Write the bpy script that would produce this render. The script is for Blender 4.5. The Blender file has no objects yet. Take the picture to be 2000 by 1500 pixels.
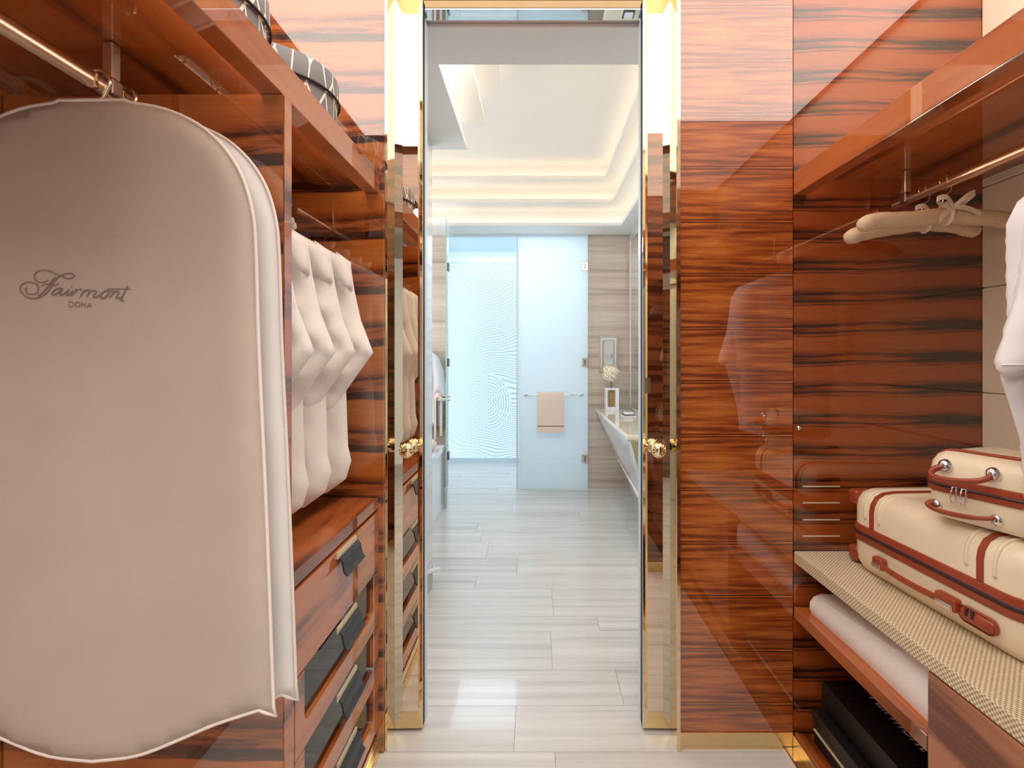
import bpy, bmesh, math, random
import numpy as np
from mathutils import Vector, Matrix
from mathutils.geometry import delaunay_2d_cdt

random.seed(7)
S = bpy.context.scene
COL = S.collection
PI = math.pi
H = 1.30                       # eye height
F = 1000.0                     # focal length in photograph pixels (2000 wide)

# ------------------------------------------------------------------ camera
cam_d = bpy.data.cameras.new('camera')
cam = bpy.data.objects.new('camera', cam_d)
COL.objects.link(cam)
cam.location = (0, 0, H)
cam.rotation_euler = (PI / 2, 0, 0)
cam_d.sensor_width = 36.0
cam_d.lens = 18.0
cam_d.shift_x = -48 / 2000
cam_d.shift_y = -53 / 2000
cam_d.clip_start = 0.02
S.camera = cam

# ------------------------------------------------------------------ world / exposure
w = bpy.data.worlds.new('world')
S.world = w
w.use_nodes = True
w.node_tree.nodes['Background'].inputs[0].default_value = (0.75, 0.87, 1.0, 1)
w.node_tree.nodes['Background'].inputs[1].default_value = 0.6
S.view_settings.view_transform = 'Standard'
S.view_settings.look = 'None'
S.view_settings.gamma = 1.0
S.view_settings.use_curve_mapping = False
S.view_settings.exposure = 0.0


def area(name, loc, rot, sx, sy, power, color):
    l = bpy.data.lights.new(name, 'AREA')
    l.shape = 'RECTANGLE'
    l.size, l.size_y = sx, sy
    l.energy = power
    l.color = color
    o = bpy.data.objects.new(name, l)
    o.location = loc
    o.rotation_euler = rot
    COL.objects.link(o)
    return o


WARM = (1.0, 0.88, 0.76)
DAY = (0.80, 0.92, 1.0)
# luminous stretch ceiling of the dressing room (it mirrors in the lacquer)
area('closet_ceiling_light', (0.2, 0.97, 2.655), (0, 0, 0), 2.5, 1.4, 33, (1.0, 0.93, 0.84))
# lobby behind the camera
area('lobby_fill_light', (0.0, -0.50, 2.50), (math.radians(12), 0, 0), 2.6, 0.72, 48, (1.0, 0.94, 0.88))  # unseen lamp, placed and tilted as front fill for the bags
area('rear_fill_light', (0.75, -1.98, 1.25), (PI / 2, 0, 0), 1.4, 2.2, 3, (0.96, 0.98, 1.0))  # invented fill from behind, standing in for bedroom daylight
# bathroom
area('tub_side_fill', (-1.75, 4.0, 1.6), (0, -PI / 2, 0), 1.5, 1.6, 24, (0.97, 0.98, 1.0))  # fill added out of view beyond the tub, standing in for a window
area('bath_hidden_fill', (0.15, 2.20, 2.645), (math.radians(38), 0, 0), 1.1, 0.07, 17, (1.0, 0.96, 0.90))  # added fill lamp, tucked out of sight above the near coffer lip
area('shower_fill_light', (-0.25, 5.7, 2.55), (0, 0, 0), 1.3, 0.8, 24, (0.78, 0.90, 1.0))  # overhead lamp added to give the shower bluish light


# ------------------------------------------------------------------ materials
def mat(name):
    m = bpy.data.materials.new(name)
    m.use_nodes = True
    nt = m.node_tree
    return m, nt, nt.nodes['Principled BSDF']


def rgb(r, g, b):
    f = lambda c: ((c / 255) / 12.92) if c / 255 <= 0.04045 else (((c / 255) + 0.055) / 1.055) ** 2.4
    return (f(r), f(g), f(b), 1)


def plain(name, col, rough=0.5, metal=0.0, noise=0.0, nscale=60, bump=0.0, coat=0.0, spec=0.5):
    m, nt, b = mat(name)
    b.inputs['Roughness'].default_value = rough
    b.inputs['Metallic'].default_value = metal
    b.inputs['Coat Weight'].default_value = coat
    b.inputs['Specular IOR Level'].default_value = spec
    tc = nt.nodes.new('ShaderNodeTexCoord')
    n = nt.nodes.new('ShaderNodeTexNoise')
    n.inputs['Scale'].default_value = nscale
    n.inputs['Detail'].default_value = 4
    nt.links.new(tc.outputs['Object'], n.inputs['Vector'])
    r = nt.nodes.new('ShaderNodeValToRGB')
    r.color_ramp.elements[0].color = tuple(c * (1 - noise) for c in col[:3]) + (1,)
    r.color_ramp.elements[1].color = tuple(min(1, c * (1 + noise * .6)) for c in col[:3]) + (1,)
    r.color_ramp.elements[0].position = .3
    r.color_ramp.elements[1].position = .7
    nt.links.new(n.outputs['Fac'], r.inputs['Fac'])
    nt.links.new(r.outputs['Color'], b.inputs['Base Color'])
    if bump:
        bp = nt.nodes.new('ShaderNodeBump')
        bp.inputs['Strength'].default_value = bump
        bp.inputs['Distance'].default_value = 0.002
        nt.links.new(n.outputs['Fac'], bp.inputs['Height'])
        nt.links.new(bp.outputs['Normal'], b.inputs['Normal'])
    return m


def mth(nt, op, a, b=None, c=None):
    n = nt.nodes.new('ShaderNodeMath')
    n.operation = op
    for i, v in enumerate((a, b, c)):
        if v is None:
            continue
        if isinstance(v, (int, float)):
            n.inputs[i].default_value = v
        else:
            nt.links.new(v, n.inputs[i])
    return n.outputs[0]


def noise(nt, x, y, z, detail=3, rough=.5):
    c = nt.nodes.new('ShaderNodeCombineXYZ')
    for i, v in enumerate((x, y, z)):
        if isinstance(v, (int, float)):
            c.inputs[i].default_value = v
        else:
            nt.links.new(v, c.inputs[i])
    n = nt.nodes.new('ShaderNodeTexNoise')
    n.inputs['Scale'].default_value = 1.0
    n.inputs['Detail'].default_value = detail
    n.inputs['Roughness'].default_value = rough
    nt.links.new(c.outputs[0], n.inputs['Vector'])
    return n.outputs['Fac']


def smap(nt, v, a, b, lo=0.0, hi=1.0):
    n = nt.nodes.new('ShaderNodeMapRange')
    n.interpolation_type = 'SMOOTHSTEP'
    nt.links.new(v, n.inputs[0])
    n.inputs[1].default_value = a
    n.inputs[2].default_value = b
    n.inputs[3].default_value = lo
    n.inputs[4].default_value = hi
    return n.outputs[0]


def wood(name, along, vary, style, dark, mid, light, fz=9.0, period=0.104, freq=14, coat_ior=2.3, coat=1.0, shift=0.0):
    """lacquered striped rosewood; grain runs along one axis and varies along another"""
    m, nt, b = mat(name)
    tc = nt.nodes.new('ShaderNodeTexCoord')
    s = nt.nodes.new('ShaderNodeSeparateXYZ')
    nt.links.new(tc.outputs['Object'], s.inputs[0])
    a = s.outputs[along]
    v = s.outputs[vary]
    third = s.outputs[({'X', 'Y', 'Z'} - {along, vary}).pop()]
    t = mth(nt, 'MULTIPLY', third, 3.0)
    wob = noise(nt, mth(nt, 'MULTIPLY', a, 2.0), mth(nt, 'MULTIPLY', v, 1.5), t, 2)
    wob = mth(nt, 'SUBTRACT', wob, 0.5)
    fine = noise(nt, mth(nt, 'MULTIPLY', a, 9.0), mth(nt, 'MULTIPLY', v, 260.0), t, 3, .6)
    if style == 'band':            # sequence matched veneer: every strip repeats
        u = mth(nt, 'ADD', mth(nt, 'DIVIDE', v, period), mth(nt, 'MULTIPLY', wob, 0.45))
        u = mth(nt, 'ADD', u, mth(nt, 'MULTIPLY', a, -0.16))
        u = mth(nt, 'ADD', u, shift)
        f = mth(nt, 'FRACT', u)
        n1 = noise(nt, mth(nt, 'MULTIPLY', a, 3.2), mth(nt, 'MULTIPLY', f, fz), 3.1, 4, .6)
        n2 = noise(nt, mth(nt, 'MULTIPLY', a, 3.0), mth(nt, 'MULTIPLY', v, 45.0), t, 3, .6)
        edge = smap(nt, f, 0.66, 0.36)
        rise = smap(nt, f, 0.0, 0.03)
        st = mth(nt, 'MULTIPLY', mth(nt, 'MULTIPLY', edge, rise), smap(nt, n1, 0.68, 0.38))
        val = mth(nt, 'SUBTRACT', 0.80, mth(nt, 'MULTIPLY', st, 0.72))
        val = mth(nt, 'ADD', val, mth(nt, 'MULTIPLY', mth(nt, 'SUBTRACT', n2, 0.5), 0.35))
    elif style == 'book':          # book matched veneer with paired black lines
        u0 = mth(nt, 'ADD', v, mth(nt, 'MULTIPLY', wob, 0.008))
        u = mth(nt, 'PINGPONG', mth(nt, 'ADD', u0, shift), period / 2)
        n1 = noise(nt, mth(nt, 'MULTIPLY', a, 3.5), mth(nt, 'MULTIPLY', u, 75.0), 1.7, 4, .6)
        n2 = noise(nt, mth(nt, 'MULTIPLY', a, 1.3), mth(nt, 'MULTIPLY', u, 26.0), 8.3, 2, .5)
        val = mth(nt, 'ADD', mth(nt, 'MULTIPLY', smap(nt, n1, .32, .68), .55), mth(nt, 'MULTIPLY', smap(nt, n2, .3, .62), .42))
        ln = smap(nt, mth(nt, 'ABSOLUTE', mth(nt, 'SUBTRACT', u, 0.0045)), 0.0005, 0.0028)
        val = mth(nt, 'MULTIPLY', val, mth(nt, 'ADD', 0.12, mth(nt, 'MULTIPLY', ln, 0.88)))
    else:
        u = mth(nt, 'ADD', mth(nt, 'MULTIPLY', v, freq), mth(nt, 'MULTIPLY', wob, freq * 0.05))
        n1 = noise(nt, mth(nt, 'MULTIPLY', a, 1.1), u, t, 3, .55)
        n2 = noise(nt, mth(nt, 'MULTIPLY', a, 3.0), mth(nt, 'MULTIPLY', u, 4.5), t, 3, .6)
        val = mth(nt, 'ADD', mth(nt, 'MULTIPLY', smap(nt, n1, .36, .56), .72), mth(nt, 'MULTIPLY', n2, .34))
    val = mth(nt, 'ADD', val, mth(nt, 'MULTIPLY', mth(nt, 'SUBTRACT', fine, 0.5), 0.30))
    r = nt.nodes.new('ShaderNodeValToRGB')
    e = r.color_ramp.elements
    e[0].position, e[0].color = 0.08, dark
    e[1].position, e[1].color = 0.95, light
    k = e.new(0.48)
    k.color = mid
    nt.links.new(val, r.inputs['Fac'])
    nt.links.new(r.outputs['Color'], b.inputs['Base Color'])
    b.inputs['Roughness'].default_value = 0.45
    b.inputs['Specular IOR Level'].default_value = 0.2
    b.inputs['Coat Weight'].default_value = coat
    b.inputs['Coat Roughness'].default_value = 0.015
    b.inputs['Coat IOR'].default_value = coat_ior
    return m


WD, WM, WL = rgb(52, 20, 10), rgb(150, 66, 30), rgb(208, 116, 62)
M = {}
M['wood_band'] = wood('wood_band', 'X', 'Z', 'band', rgb(38, 15, 6), rgb(128, 56, 15), rgb(170, 84, 29), period=0.104, coat_ior=1.85)
M['wood_book'] = wood('wood_book', 'X', 'Z', 'book', rgb(58, 20, 7), rgb(154, 72, 22), rgb(208, 122, 52), period=0.178, shift=0.03, coat_ior=2.15)
M['wood_left'] = wood('wood_left', 'X', 'Z', 'band', rgb(40, 15, 7), rgb(150, 74, 24), rgb(200, 118, 52), period=0.17, shift=-0.92, fz=5.0)
M['wood_y'] = wood('wood_y', 'Y', 'Z', 'free', rgb(76, 34, 14), rgb(162, 80, 30), rgb(188, 104, 46), freq=13, coat_ior=1.8)
M['wood_yx'] = wood('wood_yx', 'Y', 'X', 'free', rgb(64, 27, 11), rgb(152, 74, 28), rgb(188, 102, 46), freq=9, coat_ior=1.7)
M['wood_red'] = wood('wood_red', 'Y', 'Z', 'free', rgb(146, 68, 25), rgb(172, 84, 33), rgb(194, 106, 48), freq=14, coat_ior=1.5)
M['wood_walnut'] = wood('wood_walnut', 'Y', 'Z', 'free', rgb(96, 54, 38), rgb(158, 100, 70), rgb(178, 120, 86), freq=10, coat_ior=1.4, coat=.5)
M['wood_plain'] = wood('wood_plain', 'X', 'Z', 'free', rgb(138, 66, 32), rgb(160, 82, 42), rgb(176, 96, 52), freq=3, coat_ior=1.5)
M['wood_panel'] = wood('wood_panel', 'X', 'Z', 'free', rgb(46, 22, 14), rgb(96, 52, 30), rgb(140, 84, 50), freq=22)


def metal(name, col, rough):
    m = plain(name, col, rough, 1.0, 0.04, 8)
    return m


M['brass'] = metal('brass', (0.88, 0.74, 0.50, 1), 0.05)
M['brass_satin'] = metal('brass_satin', (0.86, 0.66, 0.36, 1), 0.22)
M['bronze_mirror'] = metal('bronze_mirror', (0.86, 0.74, 0.62, 1), 0.012)
M['bronze_edge'] = metal('bronze_edge', (0.58, 0.53, 0.42, 1), 0.015)
M['dark_mirror'] = metal('dark_mirror', (0.26, 0.18, 0.10, 1), 0.03)
M['brass_dark'] = metal('brass_dark', (0.50, 0.34, 0.15, 1), 0.25)
M['mirror'] = metal('mirror', (0.86, 0.90, 0.92, 1), 0.01)
M['olive_mirror'] = metal('olive_mirror', (0.62, 0.58, 0.34, 1), 0.12)
M['chrome'] = metal('chrome', (0.78, 0.80, 0.83, 1), 0.10)
M['nickel'] = metal('nickel', (0.82, 0.70, 0.54, 1), 0.17)
M['dark_metal'] = metal('dark_metal', (0.30, 0.24, 0.20, 1), 0.3)
M['white_paint'] = plain('white_paint', (0.82, 0.81, 0.79, 1), 0.6, noise=.01, nscale=4)
M['cove_paint'] = plain('cove_paint', (0.84, 0.80, 0.74, 1), 0.6, noise=.01, nscale=4)
M['grey_paint'] = plain('grey_paint', (0.62, 0.64, 0.62, 1), 0.6, noise=.02, nscale=3)
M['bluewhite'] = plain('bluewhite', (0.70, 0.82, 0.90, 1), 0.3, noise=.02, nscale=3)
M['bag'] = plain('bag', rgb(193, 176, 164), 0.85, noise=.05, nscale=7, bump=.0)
M['bag_edge'] = plain('bag_edge', rgb(238, 226, 216), 0.8, noise=.04, nscale=90)
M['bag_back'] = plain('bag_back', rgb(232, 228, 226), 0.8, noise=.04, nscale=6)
M['shirt'] = plain('shirt', rgb(240, 232, 226), 0.8, noise=.03, nscale=14)
M['shirt_white'] = plain('shirt_white', rgb(238, 236, 240), 0.8, noise=.03, nscale=14)
M['print'] = plain('print', rgb(140, 122, 112), 0.8, noise=.02)
M['leather_black'] = plain('leather_black', rgb(48, 50, 54), 0.38, noise=.25, nscale=30, bump=.2)
M['plate_cream'] = plain('plate_cream', rgb(226, 214, 180), 0.25, metal=.2, noise=.03)
M['cream_case'] = plain('cream_case', rgb(246, 230, 202), 0.34, noise=.02, nscale=9, coat=.25)
M['tan_leather'] = plain('tan_leather', rgb(158, 66, 36), 0.38, noise=.10, nscale=40, coat=.2)
M['zip_dark'] = plain('zip_dark', rgb(58, 34, 42), 0.45, noise=.3, nscale=300)
M['wall_leather'] = plain('wall_leather', rgb(250, 238, 216), 0.5, noise=.03, nscale=50, bump=.08)
M['stitch'] = plain('stitch', rgb(110, 92, 68), 0.8, noise=.2, nscale=200)
M['padded'] = plain('padded', rgb(228, 204, 170), 0.6, noise=.05, nscale=60, bump=.15)
M['ribbon'] = plain('ribbon', rgb(244, 234, 210), 0.4, noise=.03)
M['linen'] = plain('linen', rgb(250, 243, 238), 0.85, noise=.03, nscale=25)
M['box_black'] = plain('box_black', rgb(24, 20, 19), 0.45, noise=.12, nscale=60)
M['cord_black'] = plain('cord_black', rgb(30, 24, 24), 0.6, noise=.2, nscale=200)
M['text_white'] = plain('text_white', rgb(235, 230, 224), 0.6)
M['towel'] = plain('towel', rgb(232, 214, 200), 0.95, noise=.06, nscale=180, bump=.6)
M['towel_band'] = plain('towel_band', rgb(136, 122, 108), 0.9, noise=.1, nscale=100)
M['robe'] = plain('robe', rgb(236, 238, 244), 0.95, noise=.05, nscale=120, bump=.4)
M['tub'] = plain('tub', rgb(236, 240, 244), 0.15, noise=.01, coat=.3)
M['petal'] = plain('petal', rgb(250, 240, 214), 0.7, noise=.06, nscale=30)
M['stem'] = plain('stem', rgb(120, 118, 50), 0.6, noise=.2)
M['amber'] = plain('amber', rgb(190, 150, 66), 0.2, noise=.2, nscale=40)
M['hinge'] = metal('hinge', (0.72, 0.63, 0.56, 1), 0.25)
M['grout'] = plain('grout', rgb(192, 188, 184), 0.8, noise=.05)
M['dark_gap'] = plain('dark_gap', (0.02, 0.016, 0.012, 1), 0.7)


def emis(name, col, strength):
    m, nt, b = mat(name)
    b.inputs['Base Color'].default_value = (0.8, 0.8, 0.8, 1)
    b.inputs['Emission Color'].default_value = col
    b.inputs['Emission Strength'].default_value = strength
    return m


M['led'] = emis('led', (1.0, 0.87, 0.70, 1), 3.6)
M['led_shelf'] = emis('led_shelf', (1.0, 0.84, 0.66, 1), 9.0)


def marble(name, along, vary, c0, c1, c2, freq, rough, per_object=True, third_scale=2.0, coat=0.0):
    m, nt, b = mat(name)
    tc = nt.nodes.new('ShaderNodeTexCoord')
    s = nt.nodes.new('ShaderNodeSeparateXYZ')
    nt.links.new(tc.outputs['Object'], s.inputs[0])
    a, v = s.outputs[along], s.outputs[vary]
    third = mth(nt, 'MULTIPLY', s.outputs[({'X', 'Y', 'Z'} - {along, vary}).pop()], third_scale)
    if per_object:
        oi = nt.nodes.new('ShaderNodeObjectInfo')
        third = mth(nt, 'ADD', third, mth(nt, 'MULTIPLY', oi.outputs['Random'], 40.0))
    n1 = noise(nt, mth(nt, 'MULTIPLY', a, .55), mth(nt, 'MULTIPLY', v, freq), third, 3, .6)
    n2 = noise(nt, mth(nt, 'MULTIPLY', a, 1.1), mth(nt, 'MULTIPLY', v, freq * 4), third, 2, .6)
    val = mth(nt, 'ADD', mth(nt, 'MULTIPLY', n1, .7), mth(nt, 'MULTIPLY', n2, .3))
    r = nt.nodes.new('ShaderNodeValToRGB')
    e = r.color_ramp.elements
    e[0].position, e[0].color = .33, c0
    e[1].position, e[1].color = .66, c2
    k = e.new(.48)
    k.color = c1
    nt.links.new(val, r.inputs['Fac'])
    nt.links.new(r.outputs['Color'], b.inputs['Base Color'])
    b.inputs['Roughness'].default_value = rough
    b.inputs['Coat Weight'].default_value = coat
    b.inputs['Coat Roughness'].default_value = .05
    return m


M['floor_marble'] = marble('floor_marble', 'X', 'Y', rgb(180, 175, 172), rgb(205, 201, 197), rgb(222, 218, 214), 13, .28, coat=.35)
M['wall_marble'] = marble('wall_marble', 'X', 'Z', rgb(168, 150, 138), rgb(202, 186, 172), rgb(220, 206, 192), 11, .25, False)
M['wall_marble_y'] = marble('wall_marble_y', 'Y', 'Z', rgb(190, 186, 184), rgb(216, 213, 212), rgb(230, 228, 226), 11, .18, False, coat=.6)
M['vanity_marble'] = marble('vanity_marble', 'Y', 'X', rgb(196, 206, 216), rgb(216, 224, 232), rgb(232, 236, 240), 18, .12, False, coat=.5)
M['vanity_top'] = plain('vanity_top', rgb(240, 230, 214), 0.08, noise=.02, nscale=6, coat=.6)


def clear_glass(name, tint, refl=1.0):
    m, nt, b = mat(name)
    out = nt.nodes['Material Output']
    tr = nt.nodes.new('ShaderNodeBsdfTransparent')
    tr.inputs[0].default_value = tint
    gl = nt.nodes.new('ShaderNodeBsdfGlossy')
    gl.inputs['Roughness'].default_value = .01
    lw = nt.nodes.new('ShaderNodeFresnel')
    lw.inputs[0].default_value = 1.5
    mx = nt.nodes.new('ShaderNodeMixShader')
    nt.links.new(mth(nt, 'MULTIPLY', lw.outputs[0], refl), mx.inputs[0])
    nt.links.new(tr.outputs[0], mx.inputs[1])
    nt.links.new(gl.outputs[0], mx.inputs[2])
    nt.links.new(mx.outputs[0], out.inputs[0])
    return m


M['glass'] = clear_glass('glass', (0.93, 0.98, 0.97, 1))
M['drawer_glass'] = clear_glass('drawer_glass', (0.96, 0.96, 0.94, 1), 1.2)


def frosted(name, col):
    m, nt, b = mat(name)
    out = nt.nodes['Material Output']
    tl = nt.nodes.new('ShaderNodeBsdfTranslucent')
    tl.inputs[0].default_value = col
    df = nt.nodes.new('ShaderNodeBsdfDiffuse')
    df.inputs[0].default_value = col
    gl = nt.nodes.new('ShaderNodeBsdfGlossy')
    gl.inputs['Roughness'].default_value = .5
    m1 = nt.nodes.new('ShaderNodeMixShader')
    m1.inputs[0].default_value = .42
    nt.links.new(tl.outputs[0], m1.inputs[1])
    nt.links.new(df.outputs[0], m1.inputs[2])
    m2 = nt.nodes.new('ShaderNodeMixShader')
    m2.inputs[0].default_value = .015
    nt.links.new(m1.outputs[0], m2.inputs[1])
    nt.links.new(gl.outputs[0], m2.inputs[2])
    nt.links.new(m2.outputs[0], out.inputs[0])
    return m


M['frosted'] = frosted('frosted', (0.90, 0.95, 0.97, 1))
M['glass_edge'] = plain('glass_edge', (0.36, 0.72, 0.70, 1), 0.2)


def daylight_glass():
    """etched daylight window: rows of little beads that run in arcs round one point"""
    m, nt, b = mat('etched_glass')
    tc = nt.nodes.new('ShaderNodeTexCoord')
    s = nt.nodes.new('ShaderNodeSeparateXYZ')
    nt.links.new(tc.outputs['Object'], s.inputs[0])
    x, z = s.outputs['X'], s.outputs['Z']
    dx = mth(nt, 'ADD', x, 0.60)
    dz = mth(nt, 'SUBTRACT', z, 0.74)
    el = mth(nt, 'SQRT', mth(nt, 'ADD', mth(nt, 'MULTIPLY', dx, dx), mth(nt, 'MULTIPLY', mth(nt, 'MULTIPLY', dz, dz), 0.62)))
    wv = noise(nt, mth(nt, 'MULTIPLY', x, 1.4), mth(nt, 'MULTIPLY', z, 1.7), 2.0, 1)
    tilt = mth(nt, 'ADD', mth(nt, 'MULTIPLY', mth(nt, 'SUBTRACT', wv, .5), 1.1), mth(nt, 'MULTIPLY', dx, mth(nt, 'SINE', mth(nt, 'MULTIPLY', z, 2.6))))
    v2 = mth(nt, 'ADD', z, mth(nt, 'MULTIPLY', tilt, .30))
    inside = smap(nt, el, 0.285, 0.275)
    right = smap(nt, dx, -0.10, 0.0)
    inside = mth(nt, 'MULTIPLY', inside, right)
    v = nt.nodes.new('ShaderNodeMix')
    nt.links.new(inside, v.inputs[0])
    nt.links.new(v2, v.inputs[2])
    nt.links.new(el, v.inputs[3])
    ln = mth(nt, 'SINE', mth(nt, 'MULTIPLY', v.outputs[0], 2 * PI / 0.031))
    ln = smap(nt, ln, -0.1, 0.8)
    dots = smap(nt, mth(nt, 'SINE', mth(nt, 'MULTIPLY', x, 2 * PI / 0.03)), -1.0, 0.2, .45, 1)
    fade = smap(nt, x, -1.0, -0.45, 0.28, 1.0)
    k = mth(nt, 'MULTIPLY', mth(nt, 'MULTIPLY', ln, dots), fade)
    r = nt.nodes.new('ShaderNodeValToRGB')
    r.color_ramp.elements[0].color = (0.68, 0.87, 0.97, 1)
    r.color_ramp.elements[1].color = (0.27, 0.46, 0.56, 1)
    nt.links.new(k, r.inputs['Fac'])
    nt.links.new(r.outputs['Color'], b.inputs['Emission Color'])
    b.inputs['Emission Strength'].default_value = 1.0
    b.inputs['Base Color'].default_value = (0.1, 0.12, 0.13, 1)
    b.inputs['Roughness'].default_value = .3
    return m


M['etched_glass'] = daylight_glass()
M['sky_glass'] = emis('sky_glass', (0.62, 0.84, 1.0, 1), 0.45)


def hatbox_mat():
    m, nt, b = mat('hatbox_print')
    tc = nt.nodes.new('ShaderNodeTexCoord')
    mp = nt.nodes.new('ShaderNodeMapping')
    mp.inputs['Scale'].default_value = (26, 26, 9)
    nt.links.new(tc.outputs['Object'], mp.inputs['Vector'])
    v = nt.nodes.new('ShaderNodeTexVoronoi')
    v.feature = 'DISTANCE_TO_EDGE'
    v.inputs['Scale'].default_value = 1.0
    nt.links.new(mp.outputs[0], v.inputs['Vector'])
    k = smap(nt, v.outputs['Distance'], 0.035, 0.062)
    r = nt.nodes.new('ShaderNodeValToRGB')
    r.color_ramp.elements[0].color = rgb(250, 244, 232)
    r.color_ramp.elements[1].color = rgb(128, 125, 126)
    nt.links.new(k, r.inputs['Fac'])
    nt.links.new(r.outputs['Color'], b.inputs['Base Color'])
    b.inputs['Roughness'].default_value = .55
    return m


M['hatbox'] = hatbox_mat()


def weave_mat():
    m, nt, b = mat('woven_seat')
    tc = nt.nodes.new('ShaderNodeTexCoord')
    s = nt.nodes.new('ShaderNodeSeparateXYZ')
    nt.links.new(tc.outputs['Object'], s.inputs[0])
    xz = mth(nt, 'ADD', s.outputs['X'], s.outputs['Z'])
    a = mth(nt, 'SINE', mth(nt, 'MULTIPLY', xz, 2 * PI / 0.011))
    c = mth(nt, 'SINE', mth(nt, 'MULTIPLY', s.outputs['Y'], 2 * PI / 0.011))
    k = mth(nt, 'ADD', mth(nt, 'MULTIPLY', mth(nt, 'MULTIPLY', a, c), .5), .5)
    n = noise(nt, mth(nt, 'MULTIPLY', s.outputs['X'], 120), mth(nt, 'MULTIPLY', s.outputs['Y'], 120), mth(nt, 'MULTIPLY', s.outputs['Z'], 120), 2)
    k2 = mth(nt, 'ADD', mth(nt, 'MULTIPLY', k, .75), mth(nt, 'MULTIPLY', n, .3))
    r = nt.nodes.new('ShaderNodeValToRGB')
    r.color_ramp.elements[0].color = rgb(160, 130, 96)
    r.color_ramp.elements[1].color = rgb(238, 222, 192)
    r.color_ramp.elements[0].position = .2
    r.color_ramp.elements[1].position = .75
    nt.links.new(k2, r.inputs['Fac'])
    nt.links.new(r.outputs['Color'], b.inputs['Base Color'])
    bp = nt.nodes.new('ShaderNodeBump')
    bp.inputs['Strength'].default_value = .5
    bp.inputs['Distance'].default_value = .002
    nt.links.new(k, bp.inputs['Height'])
    nt.links.new(bp.outputs[0], b.inputs['Normal'])
    b.inputs['Roughness'].default_value = .7
    return m


M['weave'] = weave_mat()


# ------------------------------------------------------------------ helpers
def P(px, py, d):
    return Vector(((px - 1048) * d / F, d, H - (py - 697) * d / F))


ORIGIN = {}


def link(name, me, m, parent=None, smooth=False):
    o = bpy.data.objects.new(name, me)
    COL.objects.link(o)
    me.materials.append(M[m] if isinstance(m, str) else m)
    if parent is not None:
        root = ORIGIN.get(parent.name, Vector((0, 0, 0)))
        me.transform(Matrix.Translation(-root))
        o.parent = parent
        ORIGIN[o.name] = root
    else:
        ORIGIN[o.name] = Vector((0, 0, 0))
    if smooth:
        for p in me.polygons:
            p.use_smooth = True
    return o


def fin(name, bm, m, parent=None, smooth=False, angle=None):
    bmesh.ops.recalc_face_normals(bm, faces=bm.faces)
    me = bpy.data.meshes.new(name)
    bm.to_mesh(me)
    bm.free()
    o = link(name, me, m, parent, smooth)
    if smooth and angle:
        me.set_sharp_from_angle(angle=math.radians(angle))
    return o


def thing(name, label, cat, loc=(0, 0, 0), group=None):
    o = bpy.data.objects.new(name, None)
    o.empty_display_size = .05
    COL.objects.link(o)
    o.location = loc
    ORIGIN[o.name] = Vector(loc)
    o['label'] = label
    o['category'] = cat
    if group:
        o['group'] = group
    return o


def tag(o, label, cat, group=None):
    o['label'] = label
    o['category'] = cat
    if group:
        o['group'] = group
    return o


def struct(o):
    o['kind'] = 'structure'
    return o


def box(bm, x0, x1, y0, y1, z0, z1, bev=0.0, seg=2):
    vs = [bm.verts.new((x, y, z)) for x in (x0, x1) for y in (y0, y1) for z in (z0, z1)]
    idx = [(0, 1, 3, 2), (4, 6, 7, 5), (0, 4, 5, 1), (2, 3, 7, 6), (0, 2, 6, 4), (1, 5, 7, 3)]
    fs = [bm.faces.new([vs[i] for i in f]) for f in idx]
    if bev:
        es = list({e for f in fs for e in f.edges})
        bmesh.ops.bevel(bm, geom=es, offset=bev, segments=seg, affect='EDGES', profile=.5)
    return vs


def bx(name, x0, x1, y0, y1, z0, z1, m, parent=None, bev=0.0, seg=2):
    bm = bmesh.new()
    box(bm, x0, x1, y0, y1, z0, z1, bev, seg)
    return fin(name, bm, m, parent)


def prism(bm, pts, vec):
    """pts: 3-D loop, extruded by vec"""
    a = [bm.verts.new(p) for p in pts]
    b = [bm.verts.new(Vector(p) + Vector(vec)) for p in pts]
    n = len(pts)
    bm.faces.new(a)
    bm.faces.new(list(reversed(b)))
    for i in range(n):
        bm.faces.new((a[i], b[i], b[(i + 1) % n], a[(i + 1) % n]))


def tube(bm, pts, rad, n=10, flat=1.0, cap=True, closed=False):
    pts = [Vector(p) for p in pts]
    if isinstance(rad, (int, float)):
        rad = [rad] * len(pts)
    rings = []
    N = len(pts)
    up = None
    for i, p in enumerate(pts):
        if closed:
            t = pts[(i + 1) % N] - pts[i - 1]
        else:
            t = pts[min(i + 1, N - 1)] - pts[max(i - 1, 0)]
        t.normalize()
        if up is None:
            up = Vector((0, 0, 1)) if abs(t.z) < .9 else Vector((1, 0, 0))
        s = t.cross(up)
        s.normalize()
        u = s.cross(t)
        u.normalize()
        up = u
        rings.append([bm.verts.new(p + (s * math.cos(2 * PI * k / n) * flat + u * math.sin(2 * PI * k / n)) * rad[i]) for k in range(n)])
    for i in range(N if closed else N - 1):
        a, b = rings[i], rings[(i + 1) % N]
        for k in range(n):
            bm.faces.new((a[k], a[(k + 1) % n], b[(k + 1) % n], b[k]))
    if cap and not closed:
        bm.faces.new(rings[0])
        bm.faces.new(list(reversed(rings[-1])))


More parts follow.
